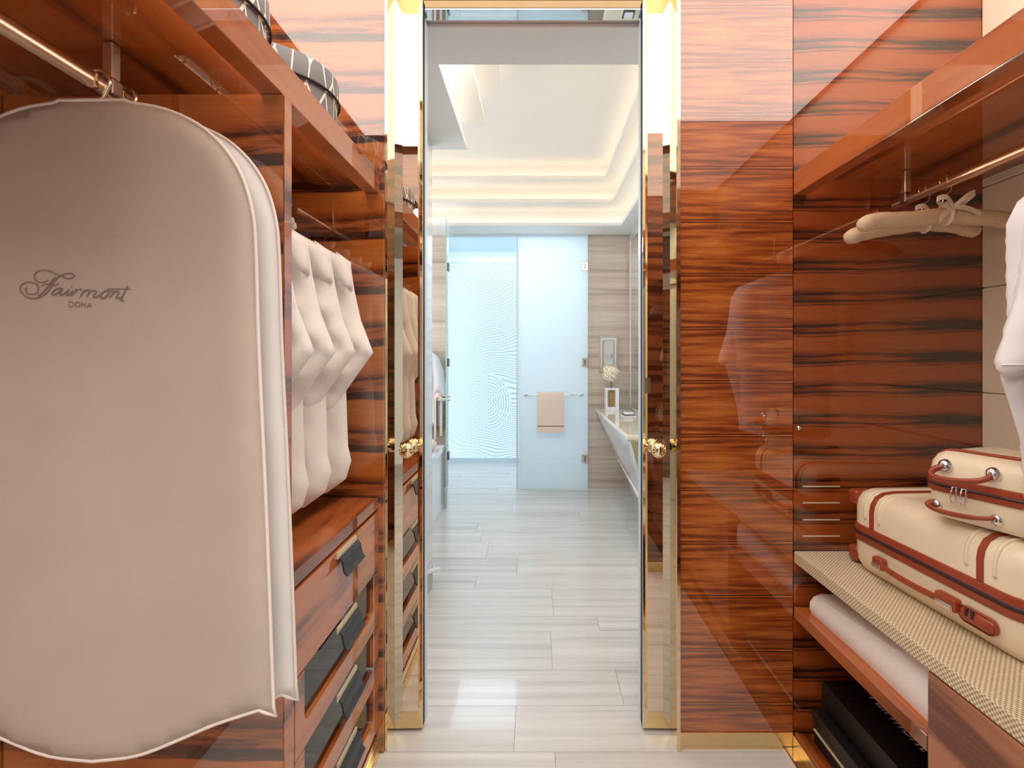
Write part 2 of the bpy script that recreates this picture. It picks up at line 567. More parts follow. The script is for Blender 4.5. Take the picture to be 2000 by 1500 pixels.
def spline(pts, n=8, closed=False):
    pts = [Vector(p) for p in pts]
    N = len(pts)
    out = []
    rng = range(N if closed else N - 1)
    for i in rng:
        if closed:
            p0, p1, p2, p3 = pts[i - 1], pts[i], pts[(i + 1) % N], pts[(i + 2) % N]
        else:
            p0, p1, p2, p3 = pts[max(i - 1, 0)], pts[i], pts[i + 1], pts[min(i + 2, N - 1)]
        for k in range(n):
            t = k / n
            out.append(0.5 * ((2 * p1) + (p2 - p0) * t + (2 * p0 - 5 * p1 + 4 * p2 - p3) * t * t + (3 * p1 - p0 - 3 * p2 + p3) * t ** 3))
    if not closed:
        out.append(pts[-1])
    return out


def lathe(bm, prof, c, axis='Z', n=32, closed=False):
    """prof: (r, h) list round an axis through c"""
    rings = []
    for r, h in prof:
        ring = []
        for k in range(n):
            a = 2 * PI * k / n
            if axis == 'Z':
                p = (c[0] + r * math.cos(a), c[1] + r * math.sin(a), c[2] + h)
            elif axis == 'Y':
                p = (c[0] + r * math.cos(a), c[1] + h, c[2] + r * math.sin(a))
            else:
                p = (c[0] + h, c[1] + r * math.cos(a), c[2] + r * math.sin(a))
            ring.append(bm.verts.new(p))
        rings.append(ring)
    for a, b in zip(rings, rings[1:]):
        for k in range(n):
            bm.faces.new((a[k], a[(k + 1) % n], b[(k + 1) % n], b[k]))
    bm.faces.new(rings[0])
    bm.faces.new(list(reversed(rings[-1])))


def pillow(outline, y, thick, step=0.014, wr=None, edge=0.004, rad=0.06, squash=1.0):
    """cloth shape from an outline in X-Z, inflated front and back along Y; returns bmesh and a front-surface sampler"""
    o2 = [Vector((p[0], p[1])) for p in outline]
    dense = []
    for i, p in enumerate(o2):
        q = o2[(i + 1) % len(o2)]
        k = max(1, int((q - p).length / step))
        for j in range(k):
            dense.append(p.lerp(q, j / k))
    A = np.array([(p.x, p.y) for p in dense])
    B = np.roll(A, -1, 0)

    def dist(pt):
        d = B - A
        t = np.clip(((pt - A) * d).sum(1) / np.maximum((d * d).sum(1), 1e-12), 0, 1)
        c = A + d * t[:, None]
        return math.sqrt(((pt - c) ** 2).sum(1).min())

    def inside(pt):
        c = ((A[:, 1] > pt[1]) != (B[:, 1] > pt[1])) & (pt[0] < (B[:, 0] - A[:, 0]) * (pt[1] - A[:, 1]) / np.where(B[:, 1] == A[:, 1], 1e-9, B[:, 1] - A[:, 1]) + A[:, 0])
        return c.sum() % 2 == 1
    x0, z0 = A.min(0)
    x1, z1 = A.max(0)
    inner = []
    nx, nz = int((x1 - x0) / step) + 1, int((z1 - z0) / step) + 1
    for i in range(nx):
        for j in range(nz):
            pt = np.array((x0 + (i + (.5 if j % 2 else 0)) * step, z0 + j * step))
            if inside(pt) and dist(pt) > step * .55:
                inner.append(Vector(pt))
    vs = dense + inner
    n = len(dense)
    r = delaunay_2d_cdt(vs, [(i, (i + 1) % n) for i in range(n)], [list(range(n))], 1, 1e-5)
    verts, faces = r[0], r[2]
    bm = bmesh.new()
    fr, bk, cache = [], [], []
    for v in verts:
        d = dist(np.array(v))
        k = min(1.0, d / rad)
        infl = math.sqrt(max(0, 1 - (1 - k) ** 2))
        ww = wr(v.x, v.y) * k if wr else 0.0
        off = edge + (thick - edge) * infl
        yf = y - off + ww
        fr.append(bm.verts.new((v.x, yf, v.y)))
        if d < 1e-4:
            bk.append(bm.verts.new((v.x, y + edge, v.y)))
        else:
            bk.append(bm.verts.new((v.x, y + off * squash + ww * .5, v.y)))
        cache.append((v.x, v.y, yf))
    for f in faces:
        bm.faces.new([fr[i] for i in f])
        bm.faces.new([bk[i] for i in reversed(f)])
    bm.edges.ensure_lookup_table()
    bm.verts.index_update()
    idx = {v: i for i, v in enumerate(fr)}
    for e in [e for e in bm.edges if e.is_boundary and e.verts[0] in idx and e.verts[1] in idx]:
        i, j = idx[e.verts[0]], idx[e.verts[1]]
        try:
            bm.faces.new((fr[i], fr[j], bk[j], bk[i]))
        except ValueError:
            pass
    C = np.array(cache)

    def surf(x, z):
        d = (C[:, 0] - x) ** 2 + (C[:, 1] - z) ** 2
        k = np.argsort(d)[:4]
        w_ = 1 / (d[k] + 1e-8)
        return float((C[k, 2] * w_).sum() / w_.sum())
    return bm, surf


def copy_tree(o, delta, parent=None):
    c = o.copy()
    COL.objects.link(c)
    if parent is None:
        c.location = Vector(o.location) + Vector(delta)
    else:
        c.parent = parent
    for ch in list(o.children):
        copy_tree(ch, delta, c)
    return c


# ================================================================== ROOM SHELL
XL, XR = -1.09, 1.48            # back walls of the two wardrobe sides
FL, FR_ = -0.518, 0.853         # front planes of the two sides
YE = 1.70                       # end panels of the dressing room
ZC = 2.68

floor = struct(bx('floor', -2.1, 1.6, -2.3, 6.45, -0.06, -0.006, 'grout'))
rows = [-2.2, -1.75, -1.3, -.85, -.4, .05, .3, .55, .8, 1.05, 1.25, 1.47, 1.685, 1.909, 2.13, 2.43, 2.56, 2.87, 3.04, 3.31, 3.58, 3.8, 4.02, 4.3,
        4.58, 4.85, 5.08, 5.36, 5.64, 5.92, 6.32]
tile_cache = {}
for i, (ya, yb) in enumerate(zip(rows, rows[1:])):
    if yb <= 1.7:
        lo, hi = -.62, .98
    elif yb < 2.9:
        lo, hi = -.72, .93
    else:
        lo, hi = -1.15, .93
    L = 1.15
    joint = {14: .066, 15: .3, 16: .085, 18: -.12, 19: -.33, 20: -.4, 11: .06, 17: -.35}.get(i, random.uniform(-.5, .5))
    cuts = [lo] + [c for c in (joint - L, joint, joint + L) if lo + .1 < c < hi - .1] + [hi]
    for xa, xb in zip(cuts, cuts[1:]):
        g = .0007
        cx, cy = (xa + xb) / 2, (ya + yb) / 2
        bm = bmesh.new()
        hx, hy = (xb - xa) / 2 - g, (yb - ya) / 2 - g
        box(bm, -hx, hx, -hy, hy, -.006, 0)
        o = fin('tile', bm, 'floor_marble', floor)
        o.location = (cx, cy, 0)

# closet ceiling (luminous stretch ceiling has its lamp just below)
struct(bx('ceiling', -1.15, 1.55, .2, 1.9, ZC, ZC + .05, 'white_paint'))
# left / right back walls
struct(bx('wall_left', XL - .04, XL, .1, 1.82, 0, ZC, 'wood_left'))
wr_ = struct(bx('wall_right', XR + .014, XR + .06, .3, 1.82, 0, ZC, 'stitch'))
zs = [.30, .64, 1.0, 1.181, 1.528, 1.86, 2.25, 2.67]
for za, zb in zip(zs, zs[1:]):
    bx('leather_panel', XR - .002, XR + .014, .36, 1.70, za + .0012, zb - .0012, 'wall_leather', wr_, .003, 1)
for k in range(34):
    bm = bmesh.new()
    tube(bm, [(XR - .003, 1.69 - k * .016, .994), (XR - .003, 1.69 - k * .016 - .010, 1.006)], .0014, 5)
    fin('stitch', bm, 'stitch', wr_)
# far end panels of the closet
el = struct(bx('wall_far_left', XL, -.5005, YE, 1.80, 0, ZC, 'wood_left'))
er = struct(bx('wall_far_right', .853, XR + .014, YE, 1.80, 0, ZC, 'wood_band'))
for py in (950, 982, 1015, 1047):
    a, b_ = P(1568, py, YE - .001), P(1640, py, YE - .001)
    bx('pale_strip', a.x, b_.x, YE - .003, YE + .002, a.z - .002, a.z + .002, 'plate_cream', er)  # thin pale strips on the end panel
bm = bmesh.new()
c = P(1560, 836, YE)
lathe(bm, [(.004, 0), (.008, -.002), (.008, -.006), (.003, -.009)], c, 'Y', 12)
fin('push_button', bm, 'chrome', er, True)
# pillar panel right of the doorway
pil = struct(bx('wall_pillar', .474, .8505, YE, 1.80, .055, ZC, 'wood_book'))
bx('brass_base', .474, .8505, YE - .004, 1.80, 0, .055, 'brass_satin', pil)
# brass edge strips either side of the doorway
struct(bx('trim_1', -.5005, -.492, YE - .012, 1.80, 0, ZC, 'brass'))
struct(bx('trim_2', .4625, .474, YE - .014, 1.80, 0, ZC, 'brass'))
# wall between dressing room and bathroom, jambs
struct(bx('wall_partition_left', -2.05, -.535, 1.815, 1.90, 0, 2.51, 'white_paint'))
struct(bx('wall_partition_right', .505, 1.05, 1.815, 1.90, 0, 2.51, 'white_paint'))
struct(bx('trim_3', -.535, -.398, 1.83, 1.868, 0, 2.51, 'bluewhite'))
struct(bx('trim_4', .371, .505, 1.83, 1.868, 0, 2.51, 'bluewhite'))
hd = struct(bx('wall_header', -.535, .505, 1.80, 1.875, 2.528, 2.75, 'dark_mirror'))
bx('mirror_soffit', -.40, .375, 1.802, 1.873, 2.523, 2.528, 'mirror', hd)
struct(bx('wall_over_door', -.512, .474, 1.79, 1.80, 2.56, ZC, 'wood_left'))

# return walls and header behind the camera (seen in the mirrors)
wre = struct(bx('wall_return_right', .64, XR, .36, .46, .06, ZC, 'wood_panel'))
bx('brass_base', .64, XR, .36, .464, 0, .06, 'brass_satin', wre)
struct(bx('wall_beam', -.54, .64, .10, .20, 2.14, ZC, 'wood_panel'))
struct(bx('light_baffle_left', XL, -.54, .10, .20, 2.30, ZC, 'wood_panel'))  # unseen baffle: passes lobby fill to the bags, hides the lamp from mirrors
struct(bx('wall_back', -1.6, 1.6, -2.06, -2.0, 0, 2.6, 'grey_paint'))
struct(bx('dark_reflection_panel', -1.54, -.12, -2.0, -1.985, 0, 2.6, 'wood_panel'))  # dark panel added to darken the right leaf's bevel reflection
struct(bx('wall_lobby_left', -1.6, -1.54, -2.0, .10, 0, 2.6, 'grey_paint'))
struct(bx('wall_lobby_right', 1.54, 1.6, -2.0, .36, 0, 2.6, 'grey_paint'))
struct(bx('ceiling_lobby', -1.6, 1.6, -2.06, .10, 2.6, 2.65, 'white_paint'))


# ---- sliding mirror leaves of the doorway
def leaf(idx, s):
    """s = -1 left, +1 right; bronze mirror with a sloping polished frame"""
    x_out, x_in = (-.4925, -.3960) if s < 0 else (.4660, .3690)
    yp, yg = 1.774, 1.7805
    z0, z1 = .012, 2.546
    wo, wi, wz = .027 * (1 if s < 0 else -1), .0165 * (-1 if s < 0 else 1), .053
    d = struct(bx('door_%d' % idx, min(x_out, x_in), max(x_out, x_in), 1.783, 1.810, z0, z1, 'dark_gap'))
    gx0, gx1 = x_out + wo, x_in + wi
    bm = bmesh.new()
    prism(bm, [(gx0, yg, z0 + wz), (gx1, yg, z0 + wz), (gx1, yg, z1 - wz), (gx0, yg, z1 - wz)], (0, .0024, 0))
    fin('mirror_panel', bm, 'bronze_mirror', d)

    def bar(name, q, m):
        bm = bmesh.new()
        a = [bm.verts.new(p) for p in q]
        b = [bm.verts.new((p[0], 1.783, p[2])) for p in q]
        bm.faces.new(a)
        bm.faces.new(b)
        for i in range(4):
            bm.faces.new((a[i], a[(i + 1) % 4], b[(i + 1) % 4], b[i]))
        return fin(name, bm, m, d)
    bar('frame_stile', [(x_out, yp, z0), (gx0, yg, z0 + wz), (gx0, yg, z1 - wz), (x_out, yp, z1)], 'bronze_edge')
    bar('frame_stile', [(x_in, yp + .002, z0), (gx1, yg, z0 + wz), (gx1, yg, z1 - wz), (x_in, yp + .002, z1)], 'brass')
    bar('frame_rail', [(x_out, yp, z0), (x_in, yp + .002, z0), (gx1, yg, z0 + wz), (gx0, yg, z0 + wz)], 'brass_satin')
    bar('frame_rail', [(x_out, yp, z1), (x_in, yp + .002, z1), (gx1, yg, z1 - wz), (gx0, yg, z1 - wz)], 'brass_dark')
    kx = -.4395 if s < 0 else .413
    bm = bmesh.new()
    c = (kx, yg, .983)
    lathe(bm, [(.017, 0), (.017, -.003), (.013, -.005), (.008, -.008), (.008, -.030), (.014, -.034), (.0225, -.040), (.0250, -.050), (.0225, -.060), (.015, -.066), (.004, -.068)], c, 'Y', 28)
    k = fin('knob', bm, 'brass', d, True, 50)
    bm = bmesh.new()
    for j in range(14):
        a = 2 * PI * j / 14
        tube(bm, [(kx + math.cos(a) * r, yg + h, .983 + math.sin(a) * r) for r, h in ((.0245, -.046), (.0255, -.050), (.0228, -.0605), (.0155, -.0665))], .0016, 5)
    fin('knob_fluting', bm, 'brass_satin', k, True)
    if s > 0:
        a, b_ = P(1258, 738, yg), P(1271, 768, yg)
        bx('latch_plate', a.x, b_.x, yg - .0025, yg, b_.z, a.z, 'olive_mirror', d)
    # narrow fixed mirror strip at the outer side
    xo0, xo1 = (-.5015, -.4955) if s < 0 else (.4690, .4625)
    return d


leaf(1, -1)
leaf(2, 1)
# fixed mirror strip beside the left leaf, turned to the aisle
bm = bmesh.new()
prism(bm, [(-.5245, 1.770, .012), (-.4978, 1.7765, .012), (-.4978, 1.80, .012), (-.5245, 1.80, .012)], (0, 0, 2.534))
t3 = struct(fin('trim_5', bm, 'bronze_edge'))
bm = bmesh.new()
prism(bm, [(.4712, 1.7765, .012), (.4985, 1.770, .012), (.4985, 1.80, .012), (.4712, 1.80, .012)], (0, 0, 2.534))
struct(fin('trim_6', bm, 'bronze_edge'))

# ================================================================== BATHROOM SHELL
XB = .92
wf = struct(bx('wall_bath_far_right', .508, XB + .08, 5.08, 5.2, 0, 2.51, 'wall_marble'))
struct(bx('wall_bath_far_left', -2.05, -.895, 5.08, 5.2, 0, 2.51, 'wall_marble'))
struct(bx('wall_bath_right', XB, XB + .08, 1.90, 5.08, 0, 2.51, 'wall_marble_y'))
ent = struct(bx('wall_bath_left', -2.05, -.60, 1.90, 2.94, 0, 2.51, 'wall_marble_y'))
struct(bx('wall_tub_left', -2.05, -1.98, 2.94, 5.08, 0, 2.51, 'wall_marble_y'))
bx('access_panel', -.602, -.594, 2.80, 2.925, .012, .115, 'grey_paint', ent)
bm = bmesh.new()
tube(bm, [(-.575, 2.72, .160), (-.562, 2.93, .085)], .013, 10)
tube(bm, [(-.60, 2.75, .150), (-.572, 2.75, .150)], .008, 8)
fin('white_bar', bm, 'tub', ent, True, 50)

# ---- stepped coffer with hidden strips of light
P1 = [(.78, 2.12), (.78, 4.72), (-1.6, 4.72), (-1.6, 2.99), (-.405, 2.99), (-.405, 2.12)]
P2 = [(.67, 2.25), (.67, 4.50), (-1.5, 4.50), (-1.5, 3.00), (-.30, 3.00), (-.30, 2.25)]
P3 = [(.58, 2.38), (.58, 4.35), (-1.4, 4.35), (-1.4, 3.03), (-.20, 3.03), (-.20, 2.38)]


def offset(poly, d):
    out = []
    n = len(poly)
    for i in range(n):
        p0, p1, p2 = Vector(poly[i - 1]), Vector(poly[i]), Vector(poly[(i + 1) % n])
        e1, e2 = (p1 - p0).normalized(), (p2 - p1).normalized()
        n1, n2 = Vector((e1.y, -e1.x)), Vector((e2.y, -e2.x))
        out.append(tuple(p1 + (n1 + n2) * d))
    return out


def ring_plate(bm, outer, inner, z0, z1):
    n, m_ = len(outer), len(inner)
    vs = [Vector(p) for p in outer] + [Vector(p) for p in inner]
    r = delaunay_2d_cdt(vs, [(i, (i + 1) % n) for i in range(n)] + [(n + i, n + (i + 1) % m_) for i in range(m_)], [], 0, 1e-6)
    for z in (z0, z1):
        bv = [bm.verts.new((v.x, v.y, z)) for v in r[0]]
        for f in r[2]:
            c = sum((r[0][i] for i in f), Vector((0, 0))) / len(f)
            if pin(c, outer) and not pin(c, inner):
                bm.faces.new([bv[i] for i in f])
    for poly in (outer, inner):
        k = len(poly)
        for i in range(k):
            a, b = poly[i], poly[(i + 1) % k]
            bm.faces.new([bm.verts.new(p) for p in ((a[0], a[1], z0), (b[0], b[1], z0), (b[0], b[1], z1), (a[0], a[1], z1))])


def pin(p, poly):
    c = False
    for i in range(len(poly)):
        a, b = poly[i - 1], poly[i]
        if (a[1] > p[1]) != (b[1] > p[1]) and p[0] < (b[0] - a[0]) * (p[1] - a[1]) / (b[1] - a[1]) + a[0]:
            c = not c
    return c


sgn = 1 if offset(P1, .1)[0][0] > P1[0][0] else -1
R1, R2, R3 = offset(P1, .075 * sgn), offset(P2, .11 * sgn), offset(P3, .11 * sgn)
outer = [(1.0, 1.88), (1.0, 5.2), (-2.05, 5.2), (-2.05, 1.88)]
Z1, Z2, Z3, Z4 = 2.51, 2.66, 2.81, 2.96
cb = bmesh.new()
ring_plate(cb, outer, P1, Z1, Z1 + .03)
ceil_b = struct(fin('ceiling_bath', cb, 'white_paint'))
for (pin_, pout, za) in ((P2, R1, Z2), (P3, R2, Z3)):
    cb = bmesh.new()
    ring_plate(cb, offset(pout, .02 * sgn), pin_, za, za + .03)
    fin('coffer_step', cb, 'cove_paint', ceil_b)
for R_, za, zb in ((R1, Z1 + .03, Z2), (R2, Z2 + .03, Z3), (R3, Z3 + .03, Z4)):
    cb = bmesh.new()
    n = len(R_)
    for i in range(n):
        a, b_ = R_[i], R_[(i + 1) % n]
        cb.faces.new([cb.verts.new(p) for p in ((a[0], a[1], za), (b_[0], b_[1], za), (b_[0], b_[1], zb), (a[0], a[1], zb))])
    fin('coffer_riser', cb, 'cove_paint', ceil_b)
cb = bmesh.new()
prism(cb, [(x, y, Z4) for x, y in offset(R3, .03 * sgn)], (0, 0, .03))
fin('coffer_top', cb, 'cove_paint', ceil_b)
for Pk, off, z in ((P1, .04, Z1 + .032), (P2, .06, Z2 + .032), (P3, .06, Z3 + .032)):
    q = offset(Pk, off * sgn)
    for i in range(len(q)):
        a, b_ = Vector(q[i]), Vector(q[(i + 1) % len(q)])
        t = (b_ - a).normalized() * .01
        nrm = Vector((t.y, -t.x))
        a2, b2 = a + t, b_ - t
        cb = bmesh.new()
        prism(cb, [(p.x, p.y, z) for p in (a2 - nrm, b2 - nrm, b2 + nrm, a2 + nrm)], (0, 0, .008))
        fin('light_strip', cb, 'led', ceil_b)

# ---- shower room behind glass
struct(bx('wall_shower_left', -1.18, -1.13, 5.2, 6.4, 0, 2.6, 'bluewhite'))
struct(bx('wall_shower_right', .66, .72, 5.2, 6.4, 0, 2.6, 'bluewhite'))
struct(bx('ceiling_shower', -1.18, .72, 5.2, 6.4, 2.6, 2.65, 'bluewhite'))
win = struct(bx('window_1', -1.13, .66, 6.32, 6.36, .06, 2.46, 'etched_glass'))
bx('window_sill', -1.13, .66, 6.28, 6.36, 0, .06, 'bluewhite', win)
bx('upper_pane', -1.13, .66, 6.32, 6.36, 2.475, 2.6, 'sky_glass', win)
bx('window_rail', -1.13, .66, 6.31, 6.36, 2.46, 2.475, 'bluewhite', win)
# glass front: header, mullion, two doors
gf = struct(bx('trim_7', -.895, .508, 5.06, 5.10, 2.485, 2.51, 'bluewhite'))
struct(bx('trim_8', -.200, -.178, 5.05, 5.075, 0, 2.485, 'bluewhite'))
d4 = struct(bx('door_4', -.172, .506, 5.055, 5.067, .006, 2.475, 'frosted'))
for py in (520, 708, 896):
    c = P(1142, py, 5.05)
    bx('hinge', c.x - .03, c.x + .032, 5.043, 5.072, c.z - .042, c.z + .042, 'hinge', d4, .003, 1)
    bx('hinge_pin', c.x - .004, c.x + .010, 5.036, 5.044, c.z - .026, c.z + .026, 'dark_metal', d4)
bm = bmesh.new()
za = P(0, 771, 5.0).z
xa, xb = P(1027, 0, 5.0).x, P(1136, 0, 5.0).x
tube(bm, [(xa, 5.0, za), (xb, 5.0, za)], .008, 10)
fin('towel_bar', bm, 'chrome', d4, True, 50)
for x in (xa, xb):
    bm = bmesh.new()
    lathe(bm, [(.022, .053), (.022, .044), (.012, .040), (.012, -.010), (.018, -.014), (.018, -.020), (.004, -.024)], (x, 5.0, za), 'Y', 16)
    fin('bar_mount', bm, 'chrome', d4, True, 50)
# open clear door seen edge-on
hx, hy, nx_, ny_ = -.885, 5.06, -.775, 4.40
dirv = Vector((nx_ - hx, ny_ - hy, 0)).normalized()
nv = Vector((dirv.y, -dirv.x, 0))
bm = bmesh.new()
A0, B0 = Vector((hx, hy, .01)), Vector((nx_, ny_, .01))
prism(bm, [A0 - nv * .005, B0 - nv * .005, B0 + nv * .005, A0 + nv * .005], (0, 0, 2.47))
d3 = struct(fin('door_3', bm, 'glass'))
bm = bmesh.new()
prism(bm, [B0 - nv * .006, B0 + dirv * .003 - nv * .006, B0 + dirv * .003 + nv * .006, B0 + nv * .006], (0, 0, 2.47))
fin('pane_edge', bm, 'glass_edge', d3)
for py in (522, 708, 890):
    c = P(876, py, 5.02)
    bx('hinge', c.x - .008, c.x + .006, 5.0, 5.07, c.z - .04, c.z + .04, 'dark_metal', d3, .002, 1)
left = nv if nv.x < 0 else -nv
c0 = A0.lerp(B0, .18)
c1 = A0.lerp(B0, .82)
zt = P(0, 779, 4.6).z
b0, b1 = c0 + left * .075, c1 + left * .075
b0.z = b1.z = zt
bm = bmesh.new()
tube(bm, [b0, b1], .008, 10)
fin('towel_bar', bm, 'chrome', d3, True, 50)
for q, cc in ((b0, c0), (b1, c1)):
    bm = bmesh.new()
    tube(bm, [q, q - left * .11], [.014, .014], 12)
    fin('bar_mount', bm, 'chrome', d3, True, 50)

# ================================================================== BATHROOM THINGS
# bathtub
tb = thing('bathtub', 'white built-in bathtub with smooth white side panel behind the open glass door', 'bathtub', (-1.3, 3.7, 0))
bx('side_panel', -.830, -.80, 2.96, 4.42, 0, .49, 'tub', tb)
bm = bmesh.new()
ring_plate(bm, [(-.79, 2.95), (-.79, 4.43), (-1.97, 4.43), (-1.97, 2.95)], [(-.93, 3.1), (-.93, 4.3), (-1.75, 4.3), (-1.75, 3.1)], .497, .536)
fin('rim', bm, 'tub', tb)
bx('end_panel', -1.97, -.831, 4.39, 4.42, 0, .49, 'tub', tb)
bm = bmesh.new()
pr = [((-.93, 3.1), (-1.75, 4.3), .50), ((-.96, 3.15), (-1.72, 4.25), .30), ((-1.05, 3.3), (-1.63, 4.1), .12)]
loops = [[bm.verts.new(p) for p in ((a[0], a[1], z), (b[0], a[1], z), (b[0], b[1], z), (a[0], b[1], z))] for a, b, z in pr]
for l0, l1 in zip(loops, loops[1:]):
    for i in range(4):
        bm.faces.new((l0[i], l0[(i + 1) % 4], l1[(i + 1) % 4], l1[i]))
bm.faces.new(loops[-1])
fin('basin', bm, 'tub', tb)
# rolled towel on the tub rim
bm = bmesh.new()
lathe(bm, [(.012, -.12), (.036, -.118), (.040, -.11), (.040, .11), (.036, .118), (.012, .12)], (-.865, 4.13, .577), 'Y', 18)
tag(fin('rolled_towel', bm, 'towel', None, True, 50), 'small peach rolled towel lying on the white bathtub rim', 'towel')


# towels over bars
def drape(name, c, along, width, drop_f, drop_b, normal, m, thick=.014, r=.013):
    """towel folded over a bar at c"""
    prof = []
    n_ = Vector(normal)
    al = Vector(along).normalized()
    for t in (1, .75, .5, .25, 0):
        prof.append(n_ * (r + .002) + Vector((0, 0, -drop_f * t)))
    for k in range(1, 8):
        a = PI * k / 8
        prof.append(n_ * r * math.cos(a) + Vector((0, 0, r * math.sin(a))))
    for t in (0, .5, 1):
        prof.append(n_ * -(r + .002) + Vector((0, 0, -drop_b * t)))
    bm = bmesh.new()
    outs, ins = [], []
    N = len(prof)
    W = 10
    g0, g1 = [], []
    for i, p in enumerate(prof):
        tng = (prof[min(i + 1, N - 1)] - prof[max(i - 1, 0)]).normalized()
        nn = al.cross(tng)
        if nn.dot(n_) < 0 and i < 5:
            nn = -nn
        if i >= 5:
            nn = tng.cross(al) if tng.cross(al).dot(p) > 0 else al.cross(tng)
        row0, row1 = [], []
        for j in range(W + 1):
            s = (j / W - .5) * width
            ww = .002 * math.sin(j * 1.7 + i)
            row0.append(bm.verts.new(Vector(c) + p + al * s))
            row1.append(bm.verts.new(Vector(c) + p + nn * (thick + ww) + al * s))
        g0.append(row0)
        g1.append(row1)
    for g in (g0, g1):
        for i in range(N - 1):
            for j in range(W):
                bm.faces.new((g[i][j], g[i + 1][j], g[i + 1][j + 1], g[i][j + 1]))
    for i in range(N - 1):
        for j in (0, W):
            bm.faces.new((g0[i][j], g0[i + 1][j], g1[i + 1][j], g1[i][j]))
    for i in (0, N - 1):
        for j in range(W):
            bm.faces.new((g0[i][j], g0[i][j + 1], g1[i][j + 1], g1[i][j]))
    return fin(name, bm, m, None, True, 50)


tx0, tx1 = P(1049, 0, 5.0).x, P(1102, 0, 5.0).x
drop = (845 - 771) / F * 5.0
tw = drape('hand_towel', ((tx0 + tx1) / 2, 5.0, za), (1, 0, 0), tx1 - tx0, drop, drop * .8, (0, -1, 0), 'towel')
tag(tw, 'beige hand towel with one dark stripe folded over the bar on the frosted glass door', 'towel')
zz = P(0, 832, 4.98).z
bx('stripe', tx0 + .004, tx1 - .004, 4.968, 4.9705, zz - .004, zz + .004, 'towel_band', tw)
tc_ = b0.lerp(b1, .45)
tw2 = drape('bath_towel', tc_, dirv, .36, .36, .33, left, 'towel', .022)
tag(tw2, 'white bath towel hanging on the bar of the open clear glass door', 'towel')

# robe on a hook on the far wall
rb = thing('bathrobe', 'white bathrobe hanging on the marble wall behind the open glass door', 'bathrobe', (-1.03, 4.98, .60))
ol = [(-1.30, .62), (-.93, .62), (-.945, .95), (-.90, .84), (-.862, .86), (-.905, 1.16), (-.95, 1.29), (-1.02, 1.35), (-1.10, 1.36), (-1.18, 1.33), (-1.27, 1.22), (-1.33, .9), (-1.29, .86)]
bm, _ = pillow(ol, 4.985, .05, .03, lambda x, z: .010 * math.sin(x * 60))
fin('robe_body', bm, 'robe', rb, True)
bm = bmesh.new()
tube(bm, [(-1.06, 4.90, 1.30), (-1.02, 4.925, 1.05), (-1.05, 4.93, .75)], [.02, .018, .015], 8)
fin('lapel', bm, 'robe', rb, True)
bm = bmesh.new()
tube(bm, [(-1.08, 5.079, 1.38), (-1.08, 5.03, 1.375), (-1.08, 5.02, 1.40)], .008, 8)
fin('hook', bm, 'chrome', rb, True)

# vanity
vn = thing('vanity', 'pale marble vanity with slanting front and glossy cream top on the right wall', 'vanity', (.75, 4.2, 0))
y0, y1 = 3.33, 5.075
bm = bmesh.new()
box(bm, .583, XB - .002, y0, y1, .752, .790, .012, 3)
fin('worktop', bm, 'vanity_top', vn)
bm = bmesh.new()
prism(bm, [(.592, y1, .752), (.612, y1, .752), (.80, y1, .33), (.785, y1, .325)], (0, 0, 0.0001))
bm.free()
bm = bmesh.new()
fa = [(.592, y1, .752), (.785, y1, .325), (.803, y1, .335), (.612, y1, .752)]
fb = [(.592, y0, .752), (.700, y0, .345), (.718, y0, .352), (.612, y0, .752)]
va = [bm.verts.new(p) for p in fa]
vb = [bm.verts.new(p) for p in fb]
bm.faces.new(va)
bm.faces.new(vb)
for i in range(4):
    bm.faces.new((va[i], va[(i + 1) % 4], vb[(i + 1) % 4], vb[i]))
fin('slanting_front', bm, 'vanity_marble', vn)
bm = bmesh.new()
prism(bm, [(.615, y0 - .004, .750), (.915, y0 - .004, .750), (.915, y0 - .004, .352), (.722, y0 - .004, .352)], (0, .012, 0))
fin('end_panel', bm, 'olive_mirror', vn)
bm = bmesh.new()
tube(bm, spline([(.688, y0 - .004, .70), (.690, y0 - .03, .70), (.694, y0 - .035, .67), (.706, y0 - .035, .645)]), .006, 8)
fin('hook', bm, 'cord_black', vn, True)
bm = bmesh.new()
fa = [(.80, y1, .295), (XB - .002, y1, .295), (XB - .002, y1, .22), (.83, y1, .22)]
fb = [(.705, y0, .295), (XB - .002, y0, .295), (XB - .002, y0, .19), (.745, y0, .19)]
va = [bm.verts.new(p) for p in fa]
vb = [bm.verts.new(p) for p in fb]
bm.faces.new(va)
bm.faces.new(vb)
for i in range(4):
    bm.faces.new((va[i], va[(i + 1) % 4], vb[(i + 1) % 4], vb[i]))
fin('lower_shelf', bm, 'vanity_marble', vn)
bx('light_strip', .86, .90, y0 + .2, y1 - .05, .742, .750, 'led_shelf', vn)
# towels on the lower shelf
for k, (yy, ln) in enumerate(((4.30, .16), (3.92, .16))):
    bm = bmesh.new()
    lathe(bm, [(.010, -ln), (.026, -ln + .003), (.028, -ln + .01), (.028, ln - .01), (.026, ln - .003), (.010, ln)], (.80, yy, .3235), 'Y', 14)
    tag(fin('rolled_towel', bm, 'linen', None, True, 50), ('far' if k == 0 else 'near') + ' white rolled towel of the pair on the shelf under the marble vanity', 'towel')

